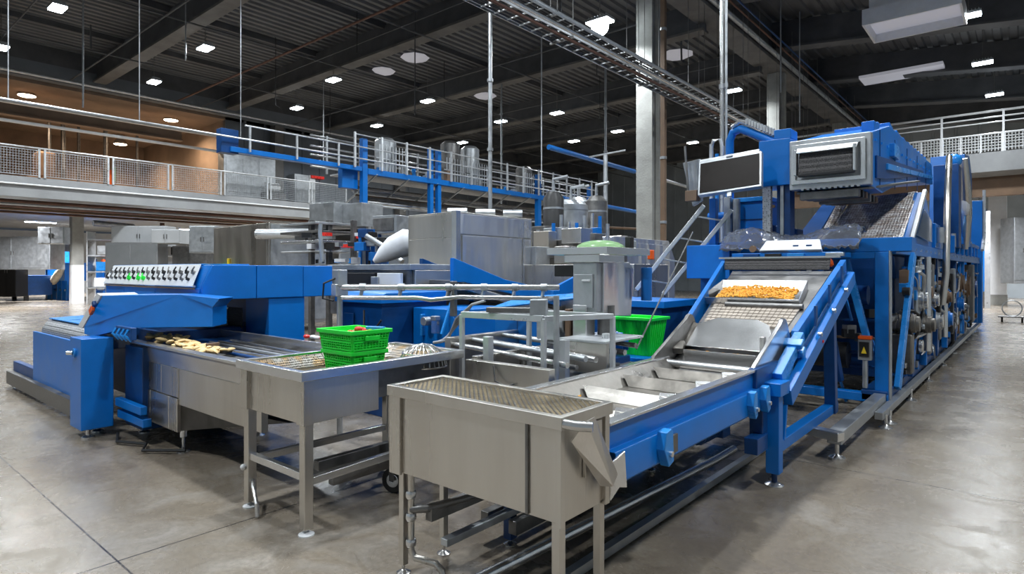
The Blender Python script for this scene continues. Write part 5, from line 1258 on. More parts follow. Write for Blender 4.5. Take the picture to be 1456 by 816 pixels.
# vertical pieces at the rear right
prt(MB().tube([(-1.1, 13.8, 3.75), (-1.02, 12.6, 3.2), (-1.0, 12.2, 2.6), (-1.0, 12.0, 1.6), (-1.05, 12.0, 1.1)], .05, 12), 'steel_duct', 'steel', bv=0)
prt(bx(-1.4, -1.0, 14.4, 15.0, 2.1, 3.7), 'rear_tower', 'blue_d')
prt(MB().prism([(15.6, 2.2), (17.6, 2.2), (18.2, 3.0), (18.0, 3.9), (17.2, 4.25), (15.9, 4.1)], 'X', -1.6, -1.0), 'rear_hood', 'blue')
prt(MB().tube([(-.98, 15.2, 3.9), (-.95, 15.4, 3.2), (-.95, 15.6, 2.7), (-.98, 15.7, 2.1)], [.07, .10, .08, .05], 12), 'wrapped_duct', 'steel', bv=0)
prt(MB().ball((-.97, 15.5, 3.0), .16, 10, 8, (.6, 1, 1.4)), 'junction', 'bag', bv=0)
prt(MB().ball((-1.1, 14.7, 3.8), .14, 10, 8), 'fitting', 'blue_l', bv=0)
prt(bx(-1.5, -.95, 21.3, 21.6, .2, 3.6), 'end_frame', 'blue')
prt(MB().tube([(-.92, 21.5, 3.9), (-.92, 21.4, 2.6), (-.92, 20.6, 2.2)], .04, 8), 'edge_pipe', 'rail', bv=0)
# central uprights and blue cabinet under the screen
prt(bx(-2.62, -2.24, 7.98, 8.5, 2.72, 3.30), 'hood_shoulder', 'blue')
prt(bx(-2.44, -2.24, 8.0, 8.3, 3.30, 3.42), 'shoulder_lug', 'blue')
prt(bx(-2.42, -2.26, 8.05, 8.25, 2.0, 2.74), 'centre_post', 'blue_d')
prt(bx(-2.58, -2.48, 8.0, 8.08, 2.0, 2.72), 'perforated_strip', 'wire', bv=.003)
prt(bx(-2.37, -2.33, 8.02, 8.06, 2.0, 2.72), 'post_edging', 'galv', bv=.003)
prt(MB().cyl((-2.44, 8.0, 2.46), (-2.44, 7.97, 2.46), .02, 10), 'lock', 'brown', bv=0)
prt(bx(-3.12, -2.62, 8.35, 8.8, 2.03, 2.58), 'blue_cabinet', 'blue')
prt(bx(-3.14, -2.60, 8.32, 8.82, 2.58, 2.64), 'cabinet_lid', 'blue_l')
prt(bx(-3.10, -2.64, 8.335, 8.35, 2.34, 2.345), 'cabinet_seam', 'black', bv=0)
prt(MB().cyl((-3.45, 8.4, 2.42), (-3.12, 8.4, 2.42), .05, 14), 'blue_pipe', 'blue', bv=0)
for k in range(5): prt(MB().cyl((-3.10, 8.30, 2.12 + k * .1), (-3.10, 8.34, 2.12 + k * .1), .02, 8), 'bolt', 'blue_d', bv=0)
prt(bx(-3.26, -3.17, 7.95, 8.05, 1.9, 2.62), 'screen_post', 'blue')
prt(bx(-3.16, -3.07, 8.2, 8.3, 1.95, 2.65), 'duct_post', 'galv')
prt(MB().cyl((-3.0, 8.25, 2.0), (-3.0, 8.25, 2.62), .05, 12), 'pipe_upright', 'galv', bv=0)
prt(MB().cyl((-3.06, 8.1, 2.0), (-3.06, 8.1, 2.35), .05, 12), 'pipe_upright', 'galv', bv=0)
# screen
sp = Vector((-2.84, 7.55, 2.86)); e1 = Vector((.79, -.0, .085)); 
def scr(u0, u1, v0, v1, w0_, w1_):
    ex = Vector((1, .06, .075)).normalized(); ez = Vector((-.09, .30, 1)).normalized(); ey = ez.cross(ex).normalized()
    return MB().hexa([sp + ex * u + ey * w_ + ez * v for (u, v, w_) in ((u0, v0, w0_), (u1, v0, w0_), (u1, v0, w1_), (u0, v0, w1_), (u0, v1, w0_), (u1, v1, w0_), (u1, v1, w1_), (u0, v1, w1_))])
prt(scr(-.39, .39, -.235, .235, 0, .08), 'screen_casing', 'galv', bv=.008)
prt(scr(-.365, .365, -.205, .205, -.008, .01), 'screen', 'screen', bv=.002)
prt(scr(-.39, .36, .235, .275, .01, .12), 'casing_hood', 'galv')
prt(scr(-.04, .04, .23, .26, -.02, .02), 'casing_latch', 'white', bv=.003)
prt(scr(-.03, .03, -.30, -.23, .02, .05), 'screen_bracket', 'galv')
prt(MB().plate([(-3.5, 7.65, 3.08), (-3.25, 7.6, 3.10), (-3.22, 7.6, 2.55), (-3.38, 7.7, 2.50)], .05), 'side_flap', 'galv')
prt(MB().bar((-3.42, 7.55, 3.28), (-3.37, 7.55, 2.62), .025, .02), 'flap_rod', 'steel_d', bv=.003)
prt(MB().cbox((-3.32, 7.55, 2.62), (.16, .1, .14)), 'red_connector_box', 'brown')
# pipework on top left of the machine
prt(MB().tube([(-3.15, 8.4, 2.6), (-3.15, 8.4, 3.45), (-3.1, 8.4, 3.56), (-2.98, 8.35, 3.58), (-2.86, 8.3, 3.52), (-2.4, 8.15, 3.26)], .055, 14), 'blue_overhead_pipe', 'blue', bv=0)
prt(MB().tube([(-3.1, 8.35, 3.62), (-2.98, 8.32, 3.68), (-2.84, 8.28, 3.62), (-2.36, 8.12, 3.36)], .03, 10), 'overhead_conduit', 'steel_b', bv=0)
for k in range(12):
    f = k / 11; prt(MB().cyl((-2.86 + .46 * f, 8.24 - .14 * f, 3.60 - .26 * f), (-2.86 + .46 * f, 8.24 - .14 * f, 3.68 - .26 * f), .022, 8), 'conduit_clip', 'rail', bv=0)
for dx, zt_ in ((-.12, 3.4), (-.2, 3.3), (-.28, 3.45)):
    prt(MB().cyl((-3.15 + dx, 8.45, 2.0), (-3.15 + dx, 8.45, zt_), .028, 10), 'pipe_riser', 'rail' if dx != -.2 else 'blue_l', bv=0)
prt(MB().tube([(-3.43, 8.45, 3.4), (-3.4, 8.45, 3.5), (-3.3, 8.45, 3.5), (-3.27, 8.45, 3.35)], .025, 8), 'pipe_bend', 'rail', bv=0)
prt(bx(-2.72, -2.3, 8.5, 8.54, 3.0, 3.3), 'back_plate', 'galv')
# control strip and crumpled clear film on the shoulder over the incline
prt(MB().plate([(-2.42, 7.42, 1.86), (-1.74, 7.42, 1.86), (-1.78, 7.50, 1.98), (-2.36, 7.50, 1.98)], .05), 'control_strip', 'white')
for x in (-2.02, -1.88): prt(bx(x - .03, x + .03, 7.405, 7.425, 1.885, 1.945), 'strip_socket', 'blue_d', bv=0)
prt(MB().cyl((-2.50, 7.43, 1.91), (-2.50, 7.40, 1.91), .04, 14), 'copper_dial', 'brown', bv=0)
prt(bx(-2.75, -1.55, 7.4, 7.9, 1.80, 1.86), 'shoulder_plate', 'blue')
for k, x in enumerate((-2.6, -2.35, -2.1, -1.7)): prt(bx(x, x + .18, 7.36, 7.42, 1.81, 1.85), 'shoulder_clip', ('blue_d', 'black', 'blue_l', 'galv')[k], bv=.004)
R.seed(9)
q = MB(); nx, ny = 46, 14; vs = []
for j in range(ny + 1):
    for i in range(nx + 1):
        u, v = i / nx, j / ny
        vs.append((-2.95 + 1.55 * u + R.uniform(-.012, .012), 7.50 + .45 * v, 1.90 + .28 * math.sin(v * 2.2) * (.8 + .2 * math.sin(u * 9)) + R.uniform(-.022, .022)))
q.add(vs, [(j * (nx + 1) + i, j * (nx + 1) + i + 1, (j + 1) * (nx + 1) + i + 1, (j + 1) * (nx + 1) + i) for j in range(ny) for i in range(nx)])
f_ = q.build('plastic_film', 'film'); tag(f_, 'crumpled clear plastic film draped over the machine above the incline', 'film')
so = f_.modifiers.new('thick', 'SOLIDIFY'); so.thickness = .002

# ================================================================ PIPE RACK (centre back)
o = thing('pipe_rack', 'blue steel pipe rack with galvanised guard rails behind the tall steel cabinet', 'rack', (-14, 13, 0))
def along(px, py, X=-14): return P(px, py, X=X)
prt(bx(-14.1, -13.9, 6.5, 10.1, 4.38, 4.50), 'main_beam', 'blue')
prt(bx(-14.1, -13.9, 10.3, 22, 4.32, 4.48), 'main_beam', 'blue')
for px, zt_, w_ in ((517, 5.3, .16), (612, 5.4, .14), (623, 5.4, .14), (765, 5.25, .18), (838, 5.2, .16)):
    y = along(px, 300).y; prt(bx(-14 - w_ / 2, -14 + w_ / 2, y - w_ / 2, y + w_ / 2, 0, zt_), 'post', 'blue')
prt(bx(-14.3, -14.1, 9.6, 10.1, 3.9, 4.5), 'end_bracket', 'blue')
prt(bx(-14.2, -13.95, 6.3, 6.7, 4.35, 4.9), 'end_bracket', 'blue_d')
for z, r_ in ((4.70, .022), (5.02, .02), (5.35, .02)):
    prt(MB().cyl((-13.85, 2 if z < 5 else 6.8 if z < 5.1 else 9.8, z), (-13.85, 22, z), r_, 8), 'guard_rail', 'rail', bv=0)
for z in (4.62, 4.95, 5.2, 5.5): prt(MB().cyl((-15.5, 9.5, z), (-15.5, 24, z), .025, 8), 'guard_rail', 'galv', bv=0)
for k in range(14): y = 9.8 + k * .9; prt(bx(-13.87, -13.82, y, y + .05, 4.45, 5.4), 'rail_post', 'rail', bv=0)
for k in range(3): y = 6.9 + k * 1.2; prt(bx(-13.87, -13.83, y, y + .04, 4.42, 5.04), 'rail_post', 'rail', bv=0)
for k in range(3): y = 2.5 + k * 2.1; prt(MB().cyl((-13.85, y, 4.7), (-13.85, y, 10.6), .01, 6), 'hanger_rod', 'galv', bv=0)
for k in range(12): y = 10 + k * 1.15; prt(bx(-15.52, -15.47, y, y + .05, 4.45, 5.55), 'rail_post', 'galv', bv=0)
prt(bx(-15.6, -13.95, 10.2, 22, 4.42, 4.46), 'grating', 'wire', bv=0)
q = MB()
for k in range(60):
    y = 10.4 + k * .19; q = MB() if k == 0 else q
R.seed(4)
for k in range(40):
    y = 10.3 + k * .28; x = R.uniform(-15.3, -14.2); z = 4.48; h_ = R.uniform(.12, .42)
    prt(MB().cyl((x, y, z), (x, y, z + h_), R.uniform(.03, .07), 8) if k % 3 else MB().cbox((x, y, z + h_ / 2), (.16, .16, h_)), ('valve', 'canister', 'junction_box')[k % 3], ('galv', 'steel_b', 'brown', 'blue_l', 'galv')[k % 5], bv=0)
for k, (px, py0, py1) in enumerate(((548, 201, 232), (640, 205, 230), (668, 212, 240), (745, 240, 262))):
    a = along(px, py0, -14.6); prt(MB().lathe([(.32, 0), (.32, a.z - 4.5), (.2, a.z - 4.4)], (-14.6, a.y, 4.48), 16), 'drum', ('galv', 'steel_d')[k % 2], bv=0)
    g_ = MB(); mesh_panel(g_, (-14.25, a.y - .6, 0), (-14.25, a.y + .6, 0), 4.5, 5.3, .12, .27, .02); prt(g_, 'cage', 'rail', bv=0)
for k in range(7):
    z = 3.55 + .1 * k; prt(MB().cyl((-14.6 - .1 * k, 10.6, z), (-14.6 - .1 * k, 22, z - .05 * (k % 2)), .03 + .02 * (k % 3), 8), 'process_pipe', ('galv', 'steel_b', 'steel_d', 'brown')[k % 4], bv=0)
prt(MB().tube([(-13.7, 10.4, 3.05), (-13.7, 13.0, 2.95), (-13.7, 13.1, 2.7), (-13.7, 13.1, 2.3)], .07, 10), 'insulated_pipe', 'galv', bv=0)
for k in range(10): y = 10.6 + k * 1.15; prt(MB().bar((-13.9, y, 4.35), (-15.5, y, 3.6), .04, .04), 'hanger_bracket', 'galv', bv=0)
# high blue and grey pipes further back
tag(MB().tube([(-12.4, 16.6, 5.85), (-12.4, 22.5, 5.75)], .09, 12).build('pipe', 'blue'), 'thick sky-blue pipe high up left of the concrete column', 'pipe')
tag(MB().tube([(-12.4, 22.6, 5.75), (-12.4, 28, 5.65)], .07, 12).build('pipe', 'galv'), 'grey pipe continuing behind the thick blue one toward the column', 'pipe')
tag(MB().tube([(-13.2, 18.6, 4.35), (-13.2, 24.5, 4.25)], .08, 10).build('pipe', 'blue'), 'blue pipe lower than the thick one, right of the rack post', 'pipe')
tag(MB().tube([(-13.0, 21, 3.4), (-12.0, 22.5, 3.35), (-11.6, 23, 3.1), (-11.5, 23, 2.4)], .05, 8).build('pipe', 'brown'), 'bent brownish pipe arching down left of the concrete column', 'pipe')

# ---------------------------------------------------------------- machinery between the cabinet and the concrete column
def tank(px, py, d_, r_, h_, m_, label, name='process_tank'):
    p = P(px, py, d=d_); o_ = thing(name, label, 'tank', (p.x, p.y, 0)); z0 = p.z
    MB().lathe([(r_ * .3, z0 - h_ - .15), (r_, z0 - h_), (r_, z0 - .15), (r_ * .6, z0 - .02), (r_ * .2, z0)], (p.x, p.y, 0), 20).build('shell', m_, o_)
    for s_ in (-1, 1): MB().bar((p.x + s_ * r_ * .8, p.y, 0), (p.x + s_ * r_ * .8, p.y, z0 - h_ + .1), .08, .08).build('leg', 'steel_d', o_)
    for f in (.3, .7): MB().lathe([(r_ * 1.03, 0), (r_ * 1.03, .04)], (p.x, p.y, z0 - h_ + h_ * f), 20).build('band', 'galv', o_)
    MB().tube([(p.x, p.y, z0), (p.x, p.y, z0 + .25), (p.x + .3, p.y + .1, z0 + .3)], .04, 8).build('outlet_pipe', 'galv', o_)
tank(787, 272, 13, .22, 1.3, 'black', 'black upright tank just right of the tall steel cabinet')
tank(812, 283, 14, .38, .9, 'galv', 'grey round tank between the black tank and blue post')
tank(848, 278, 15, .26, 1.4, 'steel_d', 'dark slim tank with pointed top left of the concrete column')
tank(822, 280, 17, .3, 1.2, 'galv', 'pale round tank behind the grey one')
o = thing('processing_skid', 'low dark steel skid of boxes and pipes under the tanks, right of the tall cabinet', 'machine', (-6, 12, 0))
R.seed(15)
for k in range(18):
    p = P(762 + k * 6.5, R.uniform(322, 352), d=R.uniform(10.5, 12.5)); h_ = R.uniform(.25, .6)
    prt(MB().cbox((p.x, p.y, p.z - h_ / 2), (R.uniform(.25, .6), R.uniform(.2, .4), h_)), ('box', 'motor_case', 'panel')[k % 3], ('galv', 'steel_d', 'steel', 'black', 'steel_b')[k % 5], bv=.01)
for k in range(10):
    p = P(765 + k * 11, 330, d=11.4); prt(MB().cyl((p.x, p.y, .2), (p.x, p.y, p.z + R.uniform(0, .5)), .035, 8), 'pipe_upright', ('galv', 'steel_b', 'blue')[k % 3], bv=0)
p = P(832, 330, d=11)
for j in range(3): prt(bx(p.x - .28 + j * .2, p.x - .14 + j * .2, p.y, p.y + .15, 2.12, 2.42), 'blue_valve', 'blue' if j != 1 else 'blue_d')
p = P(806, 385, d=10); prt(bx(p.x - 1.6, p.x + 1.4, p.y - .3, p.y + .8, 0, 1.75), 'base_cabinet', 'steel')
wedge('blue_guide_wedge', 'blue angled guide plate between tall cabinet and weigh head', 'guide', [(6.6, 1.30), (8.6, 1.50), (7.9, 2.0), (7.5, 1.9), (7.3, 1.62), (6.6, 1.42)], -4.9, -4.85)
o = thing('pipe_post', 'grey T-topped pipe post with elbow left of the concrete column', 'post', (-10, 20, 0))
p = P(861, 220, d=19); prt(MB().cyl((p.x, p.y, 0), (p.x, p.y, p.z), .07, 10), 'post', 'galv', bv=0); prt(MB().bar((p.x - .6, p.y, p.z), (p.x + .7, p.y, p.z + .05), .05, .05), 'arm', 'galv')
# filler rows of machinery beyond: pipes & boxes seen left of cabinet (430-580)
o = thing('duct_box', 'grey boxy air duct with black roller under the left mezzanine end', 'duct', (-15, 8, 2.5))
p = P(480, 307, d=15.5)
prt(MB().cbox((p.x - .15, p.y, p.z), (.95, .8, .62), rz=.1), 'duct', 'galv'); prt(MB().cbox((p.x + .65, p.y + .3, p.z - .02), (.7, .7, .58), rz=.1), 'duct', 'galv')
prt(MB().cyl((p.x - .3, p.y - .2, p.z - .5), (p.x + .7, p.y + .5, p.z - .5), .16, 16), 'black_roller', 'black', bv=0)
prt(MB().cyl((p.x - 1.8, p.y - 1.2, p.z - .45), (p.x - .3, p.y - .2, p.z - .45), .13, 16), 'bright_roller', 'rail', bv=0)
for s_ in (.3, .9): prt(bx(p.x + s_, p.x + s_ + .1, p.y + .2, p.y + .3, 0, p.z - .3), 'stand', 'galv')
o = thing('stacked_conveyors', 'stack of steel conveyor decks left of the white sack', 'conveyor', (-13, 8, 0))
R.seed(18)
for k, (z, m_) in enumerate(((1.75, 'steel_d'), (2.05, 'rail'), (2.25, 'steel_b'), (2.45, 'steel_d'), (2.62, 'galv'))):
    a = P(425, 340, d=13.5); b = P(492 - 4 * k, 340, d=12.6)
    a.z = b.z = z; prt(MB().bar(a, b, .9, .05 if k != 1 else .03), 'deck', m_)
for k in range(22):
    p = P(R.uniform(428, 520), 350, d=R.uniform(11.5, 13)); z = R.choice((1.78, 2.08, 2.28))
    prt(MB().cbox((p.x, p.y, z + .07), (R.uniform(.08, .3), R.uniform(.08, .2), R.uniform(.05, .14)), rz=R.random()), ('carton', 'clip', 'pouch')[k % 3], ('bag', 'steel_b', 'blue_l', 'black', 'steel_d', 'red')[k % 6], bv=0)
for px in (440, 465, 500): p = P(px, 350, d=12.6); prt(bx(p.x - .05, p.x + .05, p.y, p.y + .1, 0, 2.7), 'upright', 'steel_d')
o = thing('blue_valve_tower', 'slim tower of blue pipes and valves between decks and tall cabinet', 'machine', (-11, 8.5, 0))
for k in range(9):
    p = P(512 + k * 4.5, 350, d=R.uniform(11, 12.5)); prt(MB().cyl((p.x, p.y, 0), (p.x, p.y, R.uniform(1.9, 2.6)), R.uniform(.03, .07), 10), 'riser', ('blue', 'galv', 'blue_d', 'black')[k % 4], bv=0)
for k in range(8):
    p = P(515 + k * 5, 340, d=11.5); prt(MB().cbox((p.x, p.y, R.uniform(1.8, 2.4)), (.22, .2, .16), rz=.3), 'valve_body', ('blue', 'blue_d', 'black', 'galv')[k % 4], bv=.01)
prt(MB().tube([P(520, 335, d=11.3), P(545, 350, d=11.3), P(572, 372, d=11)], .05, 10), 'sloping_tube', 'galv', bv=0)
p = P(556, 320, d=12); prt(MB().cbox(p, (.6, .4, .35), rz=.2), 'window_box', 'galv'); prt(MB().cbox((p.x + .02, p.y - .2, p.z), (.5, .04, .25), rz=.2), 'box_window', 'steel_d')
tag(MB().tube([P(458, 372, d=9), P(455, 330, d=9.0), P(456, 318, d=9)], .03, 8).build('standpipe', 'galv'), 'short grey standpipe on the control bench left of the sack', 'pipe')

# ================================================================ UNDER THE LEFT MEZZANINE
def simple(name, label, cat, loc): return thing(name, label, cat, (loc[0], loc[1], 0))
for k, (x, z, r_, m_) in enumerate(((-29.9, 4.35, .07, 'rust'), (-30.1, 4.15, .05, 'rust'), (-30.4, 4.3, .10, 'galv'), (-30.7, 4.1, .05, 'brown'), (-31.2, 4.28, .08, 'galv'), (-31.6, 4.05, .05, 'rust'))):
    lb = ('brown pipe nearest the edge under the left mezzanine', 'thin brown pipe just below the first under the mezzanine', 'thick grey pipe under the left mezzanine', 'low thin brown pipe behind the thick grey one', 'second grey pipe deeper under the mezzanine', 'lowest and deepest rusty pipe under the mezzanine')[k]
    tag(MB().cyl((x, -3, z), (x, 19, z), r_, 10).build('pipe', m_), lb, 'pipe')
tag(MB().tube([(-38, 10.4, 4.2), (-38, 12.3, 4.1), (-38, 12.8, 3.7), (-38, 12.9, 0)], .16, 12).build('pipe', 'steel_d'), 'thick dark bent pipe coming down beside the mezzanine column', 'pipe')
tag(MB().cyl((-38, 13.8, 0), (-38, 13.8, 4.4), .12, 10).build('pipe', 'rust'), 'rusty vertical pipe beside the dark bent one', 'pipe')
# strip lamps added to brighten the space under the slab
for k, (x, y) in enumerate(((-34, 6), (-34, 13), (-42, 9), (-42, 17), (-50, 12), (-34, 18), (-50, 20))):
    l_ = thing('added_strip_lamp', 'added white strip lamp brightening the space under the left mezzanine slab', 'lamp', (x, y, 4.35), 'added strip lamps under the mezzanine')
    bx(x - .08, x + .08, y - .7, y + .7, 4.33, 4.36).build('tube', 'led', l_); bx(x - .1, x + .1, y - .72, y + .72, 4.36, 4.45).build('housing', 'white', l_)
    area(l_, 620, (.95, .97, 1), 1.0)
def cabinet(px, py, d_, w_, h_, dep, m_, label, name='electrical_cabinet', zb=None):
    p = P(px, py, d=d_); zb_ = p.z - h_ if zb is None else zb
    o_ = thing(name, label, 'cabinet', (p.x, p.y, zb_))
    c_ = Vector((p.x, p.y, (zb_ + p.z) / 2)); hh = p.z - zb_
    MB().cbox(c_, (w_, dep, hh), rz=YAW).build('carcass', m_, o_, .02)
    ex = Vector((CS, SN, 0)); ey = Vector((-SN, CS, 0))
    for s_ in (-1, 1):
        MB().cbox(c_ + ex * s_ * w_ * .25 - ey * (dep / 2 + .01), (w_ * .46, .02, hh * .9), rz=YAW).build('door', m_, o_, .004)
        MB().cbox(c_ + ex * s_ * .06 - ey * (dep / 2 + .03), (.03, .03, .18), rz=YAW).build('handle', 'steel_d', o_)
    return o_
cabinet(30, 337, 30, 3.6, 1.6, 1, 'galv', 'pale grey cabinet at the far left under the mezzanine')
cabinet(18, 350, 32, 1.0, 3, .8, 'black', 'black machine cabinet at the far left beneath the grey one', zb=.3)
cabinet(77, 323, 27, 1.15, .75, .4, 'galv', 'hanging grey control cabinet left of the white-footed column')
cabinet(92, 345, 40, 1.6, 1.3, .5, 'wall_l', 'pale cabinet behind the white-footed column')
cabinet(195, 345, 26, 2.2, 1.9, .8, 'steel_b', 'shiny wide stainless tank cabinet behind the knob panel', zb=0)
cabinet(205, 322, 27, 2.4, .9, .8, 'wall_l', 'pale raised cabinet above the shiny tank')
cabinet(295, 322, 25, 1.1, 1.1, .8, 'galv', 'grey square cabinet left of the big steel box')
cabinet(275, 350, 27, 1.5, 1.8, .7, 'steel_d', 'dark steel cabinet between pale and grey ones', zb=0)
cabinet(243, 327, 26, 1.2, .6, .8, 'wall_l', 'small pale hanging cabinet in the middle of the row')
o = thing('steel_enclosure', 'large stainless enclosure with warm and pale faces behind the blue hood', 'cabinet', (-13, 8, 0))
a = P(382, 340, d=16)
prt(bx(a.x - 3.2, a.x, a.y, a.y + 1.9, .2, 2.92), 'carcass', 'steel')
prt(bx(a.x - 3.15, a.x - .06, a.y - .03, a.y, .3, 2.9), 'front_panel', 'steel', bv=.006)
prt(bx(a.x, a.x + .03, a.y + .05, a.y + 1.85, .3, 2.88), 'side_panel', 'galv', bv=.006)
prt(bx(a.x - 2.2, a.x - 2.1, a.y - .08, a.y - .03, 1.5, 2.0), 'yellow_handle', 'yellow'); prt(bx(a.x - 2.15, a.x - 2.1, a.y - .08, a.y - .03, 1.2, 1.5), 'handle_bar', 'black')
for s_ in (-3.1, -.15): prt(bx(a.x + s_, a.x + s_ + .12, a.y + .1, a.y + .2, 0, .2), 'foot', 'steel_d')
prt(MB().cbox((a.x - 2.6, a.y - .2, 1.75), (.5, .2, .15)), 'green_box', 'green')
# blue cloth-covered machine under the mezzanine
o = thing('blue_press_machine', 'blue press machine with cream cloth under the left mezzanine', 'machine', (-38, 7, 0))
c = P(76, 424, d=35)
def pb(x0, x1, y0, y1, z0, z1, n, m_): return prt(bx(c.x + x0, c.x + x1, c.y + y0, c.y + y1, z0, z1), n, m_)
pb(-1.6, 2.2, 0, 1.2, 1.1, 2.1, 'housing', 'blue'); pb(-1.7, -1.3, 0, 1.2, 0, 2.8, 'end_frame', 'blue_l'); pb(-1.7, 2.3, -.1, 0, 2.05, 2.2, 'top_rail', 'white')
for x in (-.9, .1, 1.1, 2.0): pb(x, x + .2, .1, .3, 0, 1.1, 'leg', 'blue')
pb(-1.2, 2.0, .2, 1.0, .5, .62, 'lower_shelf', 'galv')
q = MB().tube([(c.x - 1.3, c.y - .1, 1.0), (c.x - .6, c.y - .15, 1.15), (c.x + .6, c.y - .15, 1.05), (c.x + 1.6, c.y - .1, 1.5), (c.x + 2.2, c.y - .1, 1.8)], [.12, .16, .2, .22, .12], 10); prt(q, 'cloth_web', 'cloth', bv=0)
prt(MB().tube([(c.x - 1.4, c.y, 2.3), (c.x - .6, c.y, 2.9), (c.x + .3, c.y, 2.8), (c.x + .9, c.y, 2.3)], .15, 10), 'curved_duct', 'galv', bv=0)
o = thing('blue_container', 'low dark blue container at the far left under the mezzanine', 'container', (-36, 4, 0))
c = P(22, 421, d=34); pb(-2.4, 1.2, 0, 1.4, .3, 1.4, 'body', 'blue_d'); pb(-2.5, 1.3, -.05, 0, 1.4, 1.55, 'rim', 'blue')
for x in (-2, .8): pb(x, x + .2, .2, .4, 0, .3, 'foot', 'black')
o = thing('blue_packing_line', 'blue packing line right of the white-footed column', 'machine', (-34, 10, 0))
c = P(136, 421, d=33); pb(-.9, 1.2, 0, 1, .9, 1.3, 'deck', 'blue_l'); pb(-.9, 1.2, 0, .9, .1, .6, 'base', 'blue_d'); pb(-.6, .8, .1, .8, 1.3, 1.9, 'body', 'blue')
for x in (-.8, 1.0): pb(x, x + .15, .1, .25, 0, 2.3, 'post', 'blue_d')
prt(MB().cbox((c.x + 1.6, c.y, 2.0), (.3, .3, .5)), 'lamp_box', 'orange')
# shelf units and pipes giving the row its texture
R.seed(40)
for k in range(4):
    px = 150 + k * 50; p = P(px, 340, d=30.5 + k * .3)
    s_ = thing('storage_rack', 'open grey rack with crates in the far row under the mezzanine', 'rack', (p.x, p.y, 0), 'racks in the far row under the mezzanine')
    for z in (.8, 1.6, 2.4, 3.2): MB().cbox((p.x, p.y, z), (1.5, .6, .06), rz=YAW).build('shelf', 'galv', s_)
    for s2 in (-1, 1): MB().cbox((p.x + CS * .72 * s2, p.y + SN * .72 * s2, 1.8), (.07, .6, 3.6), rz=YAW).build('upright', 'steel_d' if k % 2 else 'rail', s_)
    for j in range(3):
        z = (.83, 1.63, 2.43)[j]; MB().cbox((p.x + R.uniform(-.25, .25), p.y, z + .25), (R.uniform(.4, .9), .4, .45), rz=YAW).build('crate', ('bag', 'blue_l', 'galv', 'wall_l', 'black')[(k + j) % 5], s_, .02)
# things on the mezzanine
def mz(px, X, name, label, cat): y = P(px, 250, X=X).y; return thing(name, label, cat, (X, y, 5.3)), y
o, y = mz(385, -30.2, 'pump_unit', 'white cylinder pump on the mezzanine behind the mesh', 'pump')
prt(MB().cyl((-30.2, y - .3, 6.0), (-30.2, y + .4, 6.0), .26, 16), 'cylinder', 'white'); prt(bx(-30.38, -29.9, y - .5, y + .7, 5.3, 5.7), 'base', 'steel_d')
o, y = mz(428, -30.4, 'control_cubicle', 'grey control cubicle near the far end of the mezzanine', 'cabinet')
prt(bx(-30.9, -30.2, y - .5, y + .5, 5.3, 6.9), 'carcass', 'galv'); prt(bx(-30.2, -30.17, y - .42, y + .42, 5.4, 6.8), 'door', 'galv')
o, y = mz(441, -30.3, 'white_cabinet', 'narrow white cabinet with red top on the mezzanine', 'cabinet')
prt(bx(-30.5, -30.1, y - .15, y + .2, 5.3, 6.9), 'carcass', 'white'); prt(bx(-30.5, -30.0, y - .1, y + .7, 6.75, 6.9), 'top', 'red')
o, y = mz(157, -30.2, 'waste_bin', 'green and orange bin on the mezzanine behind the mesh railing', 'bin')
prt(bx(-30.3, -30.15, y - .10, y + .08, 5.3, 6.0), 'bin_body', 'orange'); prt(bx(-30.12, -30.0, y + .05, y + .16, 5.5, 6.1), 'bin_lid', 'greenfilm')
o, y = mz(340, -31.0, 'ventilation_box', 'grey ventilation box at the start of the cladding wall', 'duct')
prt(bx(-30.95, -30.3, y - 1.1, y + 1.6, 5.3, 7.5), 'casing', 'galv')
for k in range(3): prt(bx(-30.3, -30.28, y - 1.0 + k * .85, y - .3 + k * .85, 5.6, 7.3), 'panel', 'galv')
o, y = mz(65, -34, 'wrapped_pallet', 'bulky wrapped pallet load at the left end of the mezzanine room', 'pallet load')
prt(MB().box(-34.5, -33.5, y - .4, y + .3, 5.8, 7.0), 'wrapped_load', 'brown', bv=.12); prt(bx(-34.7, -33.3, y - .8, y + .8, 5.3, 5.8), 'pallet', 'brown')
for k, px in enumerate((70, 90, 112, 150, 195, 262)):
    X = -35 - (k % 3); y = P(px, 220, X=X).y
    tag(MB().cyl((X, y, 5.3), (X, y, 9.3), .07 + .03 * (k % 2), 8).build('steel_post', 'steel_d'), 'slim steel post in the warm mezzanine room', 'post', 'posts in the warm mezzanine room')
for k, z in enumerate((7.6, 8.35)):
    tag(MB().cyl((-30.8, -3, z), (-30.8, 13.8, z), .07, 8).build('pipe', 'galv' if k else 'white'), ('upper' if k else 'lower') + ' long pale pipe across the warm mezzanine room', 'pipe')
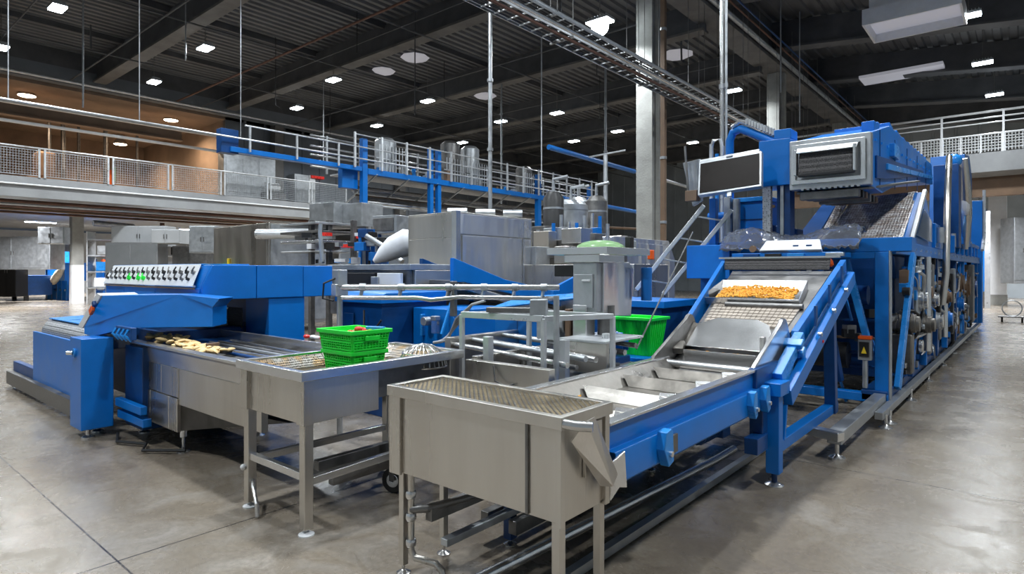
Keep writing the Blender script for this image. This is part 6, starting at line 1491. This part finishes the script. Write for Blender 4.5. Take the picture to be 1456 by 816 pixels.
# ================================================================ UNDER THE RIGHT MEZZANINE
for k, (x, y) in enumerate(((-6.5, 33), (-.2, 33), (-3, 42), (1.5, 42), (-6.5, 42))):  # extra lamps added to light the area below the right mezzanine
    l_ = thing('added_strip_lamp', 'added white strip lamp brightening the space below right mezzanine level', 'lamp', (x, y, 5.2), 'added strip lamps below right mezzanine level')
    bx(x - .7, x + .7, y - .08, y + .08, 5.18, 5.21).build('tube', 'led', l_); bx(x - .72, x + .72, y - .1, y + .1, 5.21, 5.3).build('housing', 'white', l_)
    area(l_, 420, (.95, .97, 1), 1.0)
cabinet(1446, 310, 28, .9, 3.0, .8, 'galv', 'tall grey cabinet at the right edge behind the white column')
cabinet(1395, 300, 40, 1.5, 3.6, .8, 'wall_l', 'pale tall cabinet just left of the white column', zb=0)
cabinet(1436, 345, 40, 1.6, 2.0, .8, 'steel_d', 'dark low cabinet right of the white column', zb=0)
o = thing('wheeled_cart', 'small steel cart with coiled hoops standing right of the white column', 'cart', (-.3, 24, 0))
c = P(1439, 458, d=19.5); 
for s_ in (-.25, .25): prt(disc(MB(), Vector((c.x + s_, c.y, .1)), Vector((1, 0, 0)), .1, .05, 16), 'wheel', 'rubber')
prt(MB().tube([(c.x + .25 * math.cos(t_ / 3), c.y, .45 + .25 * math.sin(t_ / 3)) for t_ in range(20)], .02, 6), 'hoop', 'galv', bv=0)
prt(bx(c.x - .35, c.x + .35, c.y - .2, c.y + .2, .16, .2), 'platform', 'steel_d'); prt(MB().bar((c.x + .3, c.y, .2), (c.x + .35, c.y, .8), .04, .04), 'handle', 'galv')
o = thing('blue_wall_panel', 'tall narrow blue panel beside the white column', 'panel', (-3, 34, 0))
p = P(1396, 350, d=28); prt(MB().cbox((p.x, p.y, 2.6), (.35, .1, 3.8), rz=YAW), 'panel', 'blue'); prt(MB().cbox((p.x, p.y, .35), (.4, .3, .7), rz=YAW), 'base', 'steel_d')
p = P(1404, 300, d=27)
tag(MB().bar((p.x, p.y, 0), (p.x, p.y, p.z), .2, .1).build('ladder_post', 'rail'), 'pale slotted post just left of the white column', 'post')
# ================================================================ WORLD AND VIEW
w = bpy.data.worlds.new('world'); sc.world = w; w.use_nodes = True
w.node_tree.nodes['Background'].inputs[0].default_value = (.55, .65, .8, 1)
w.node_tree.nodes['Background'].inputs[1].default_value = .05
sc.view_settings.view_transform = 'Standard'; sc.view_settings.look = 'None'
sc.view_settings.gamma = 1; sc.view_settings.use_curve_mapping = False
sc.view_settings.exposure = 0.35
sc.cycles.use_denoising = True
sc.cycles.max_bounces = 6; sc.cycles.diffuse_bounces = 4; sc.cycles.glossy_bounces = 3; sc.cycles.transmission_bounces = 6; sc.cycles.transparent_max_bounces = 8
sc.cycles.sample_clamp_indirect = 6; sc.cycles.caustics_reflective = False; sc.cycles.caustics_refractive = False
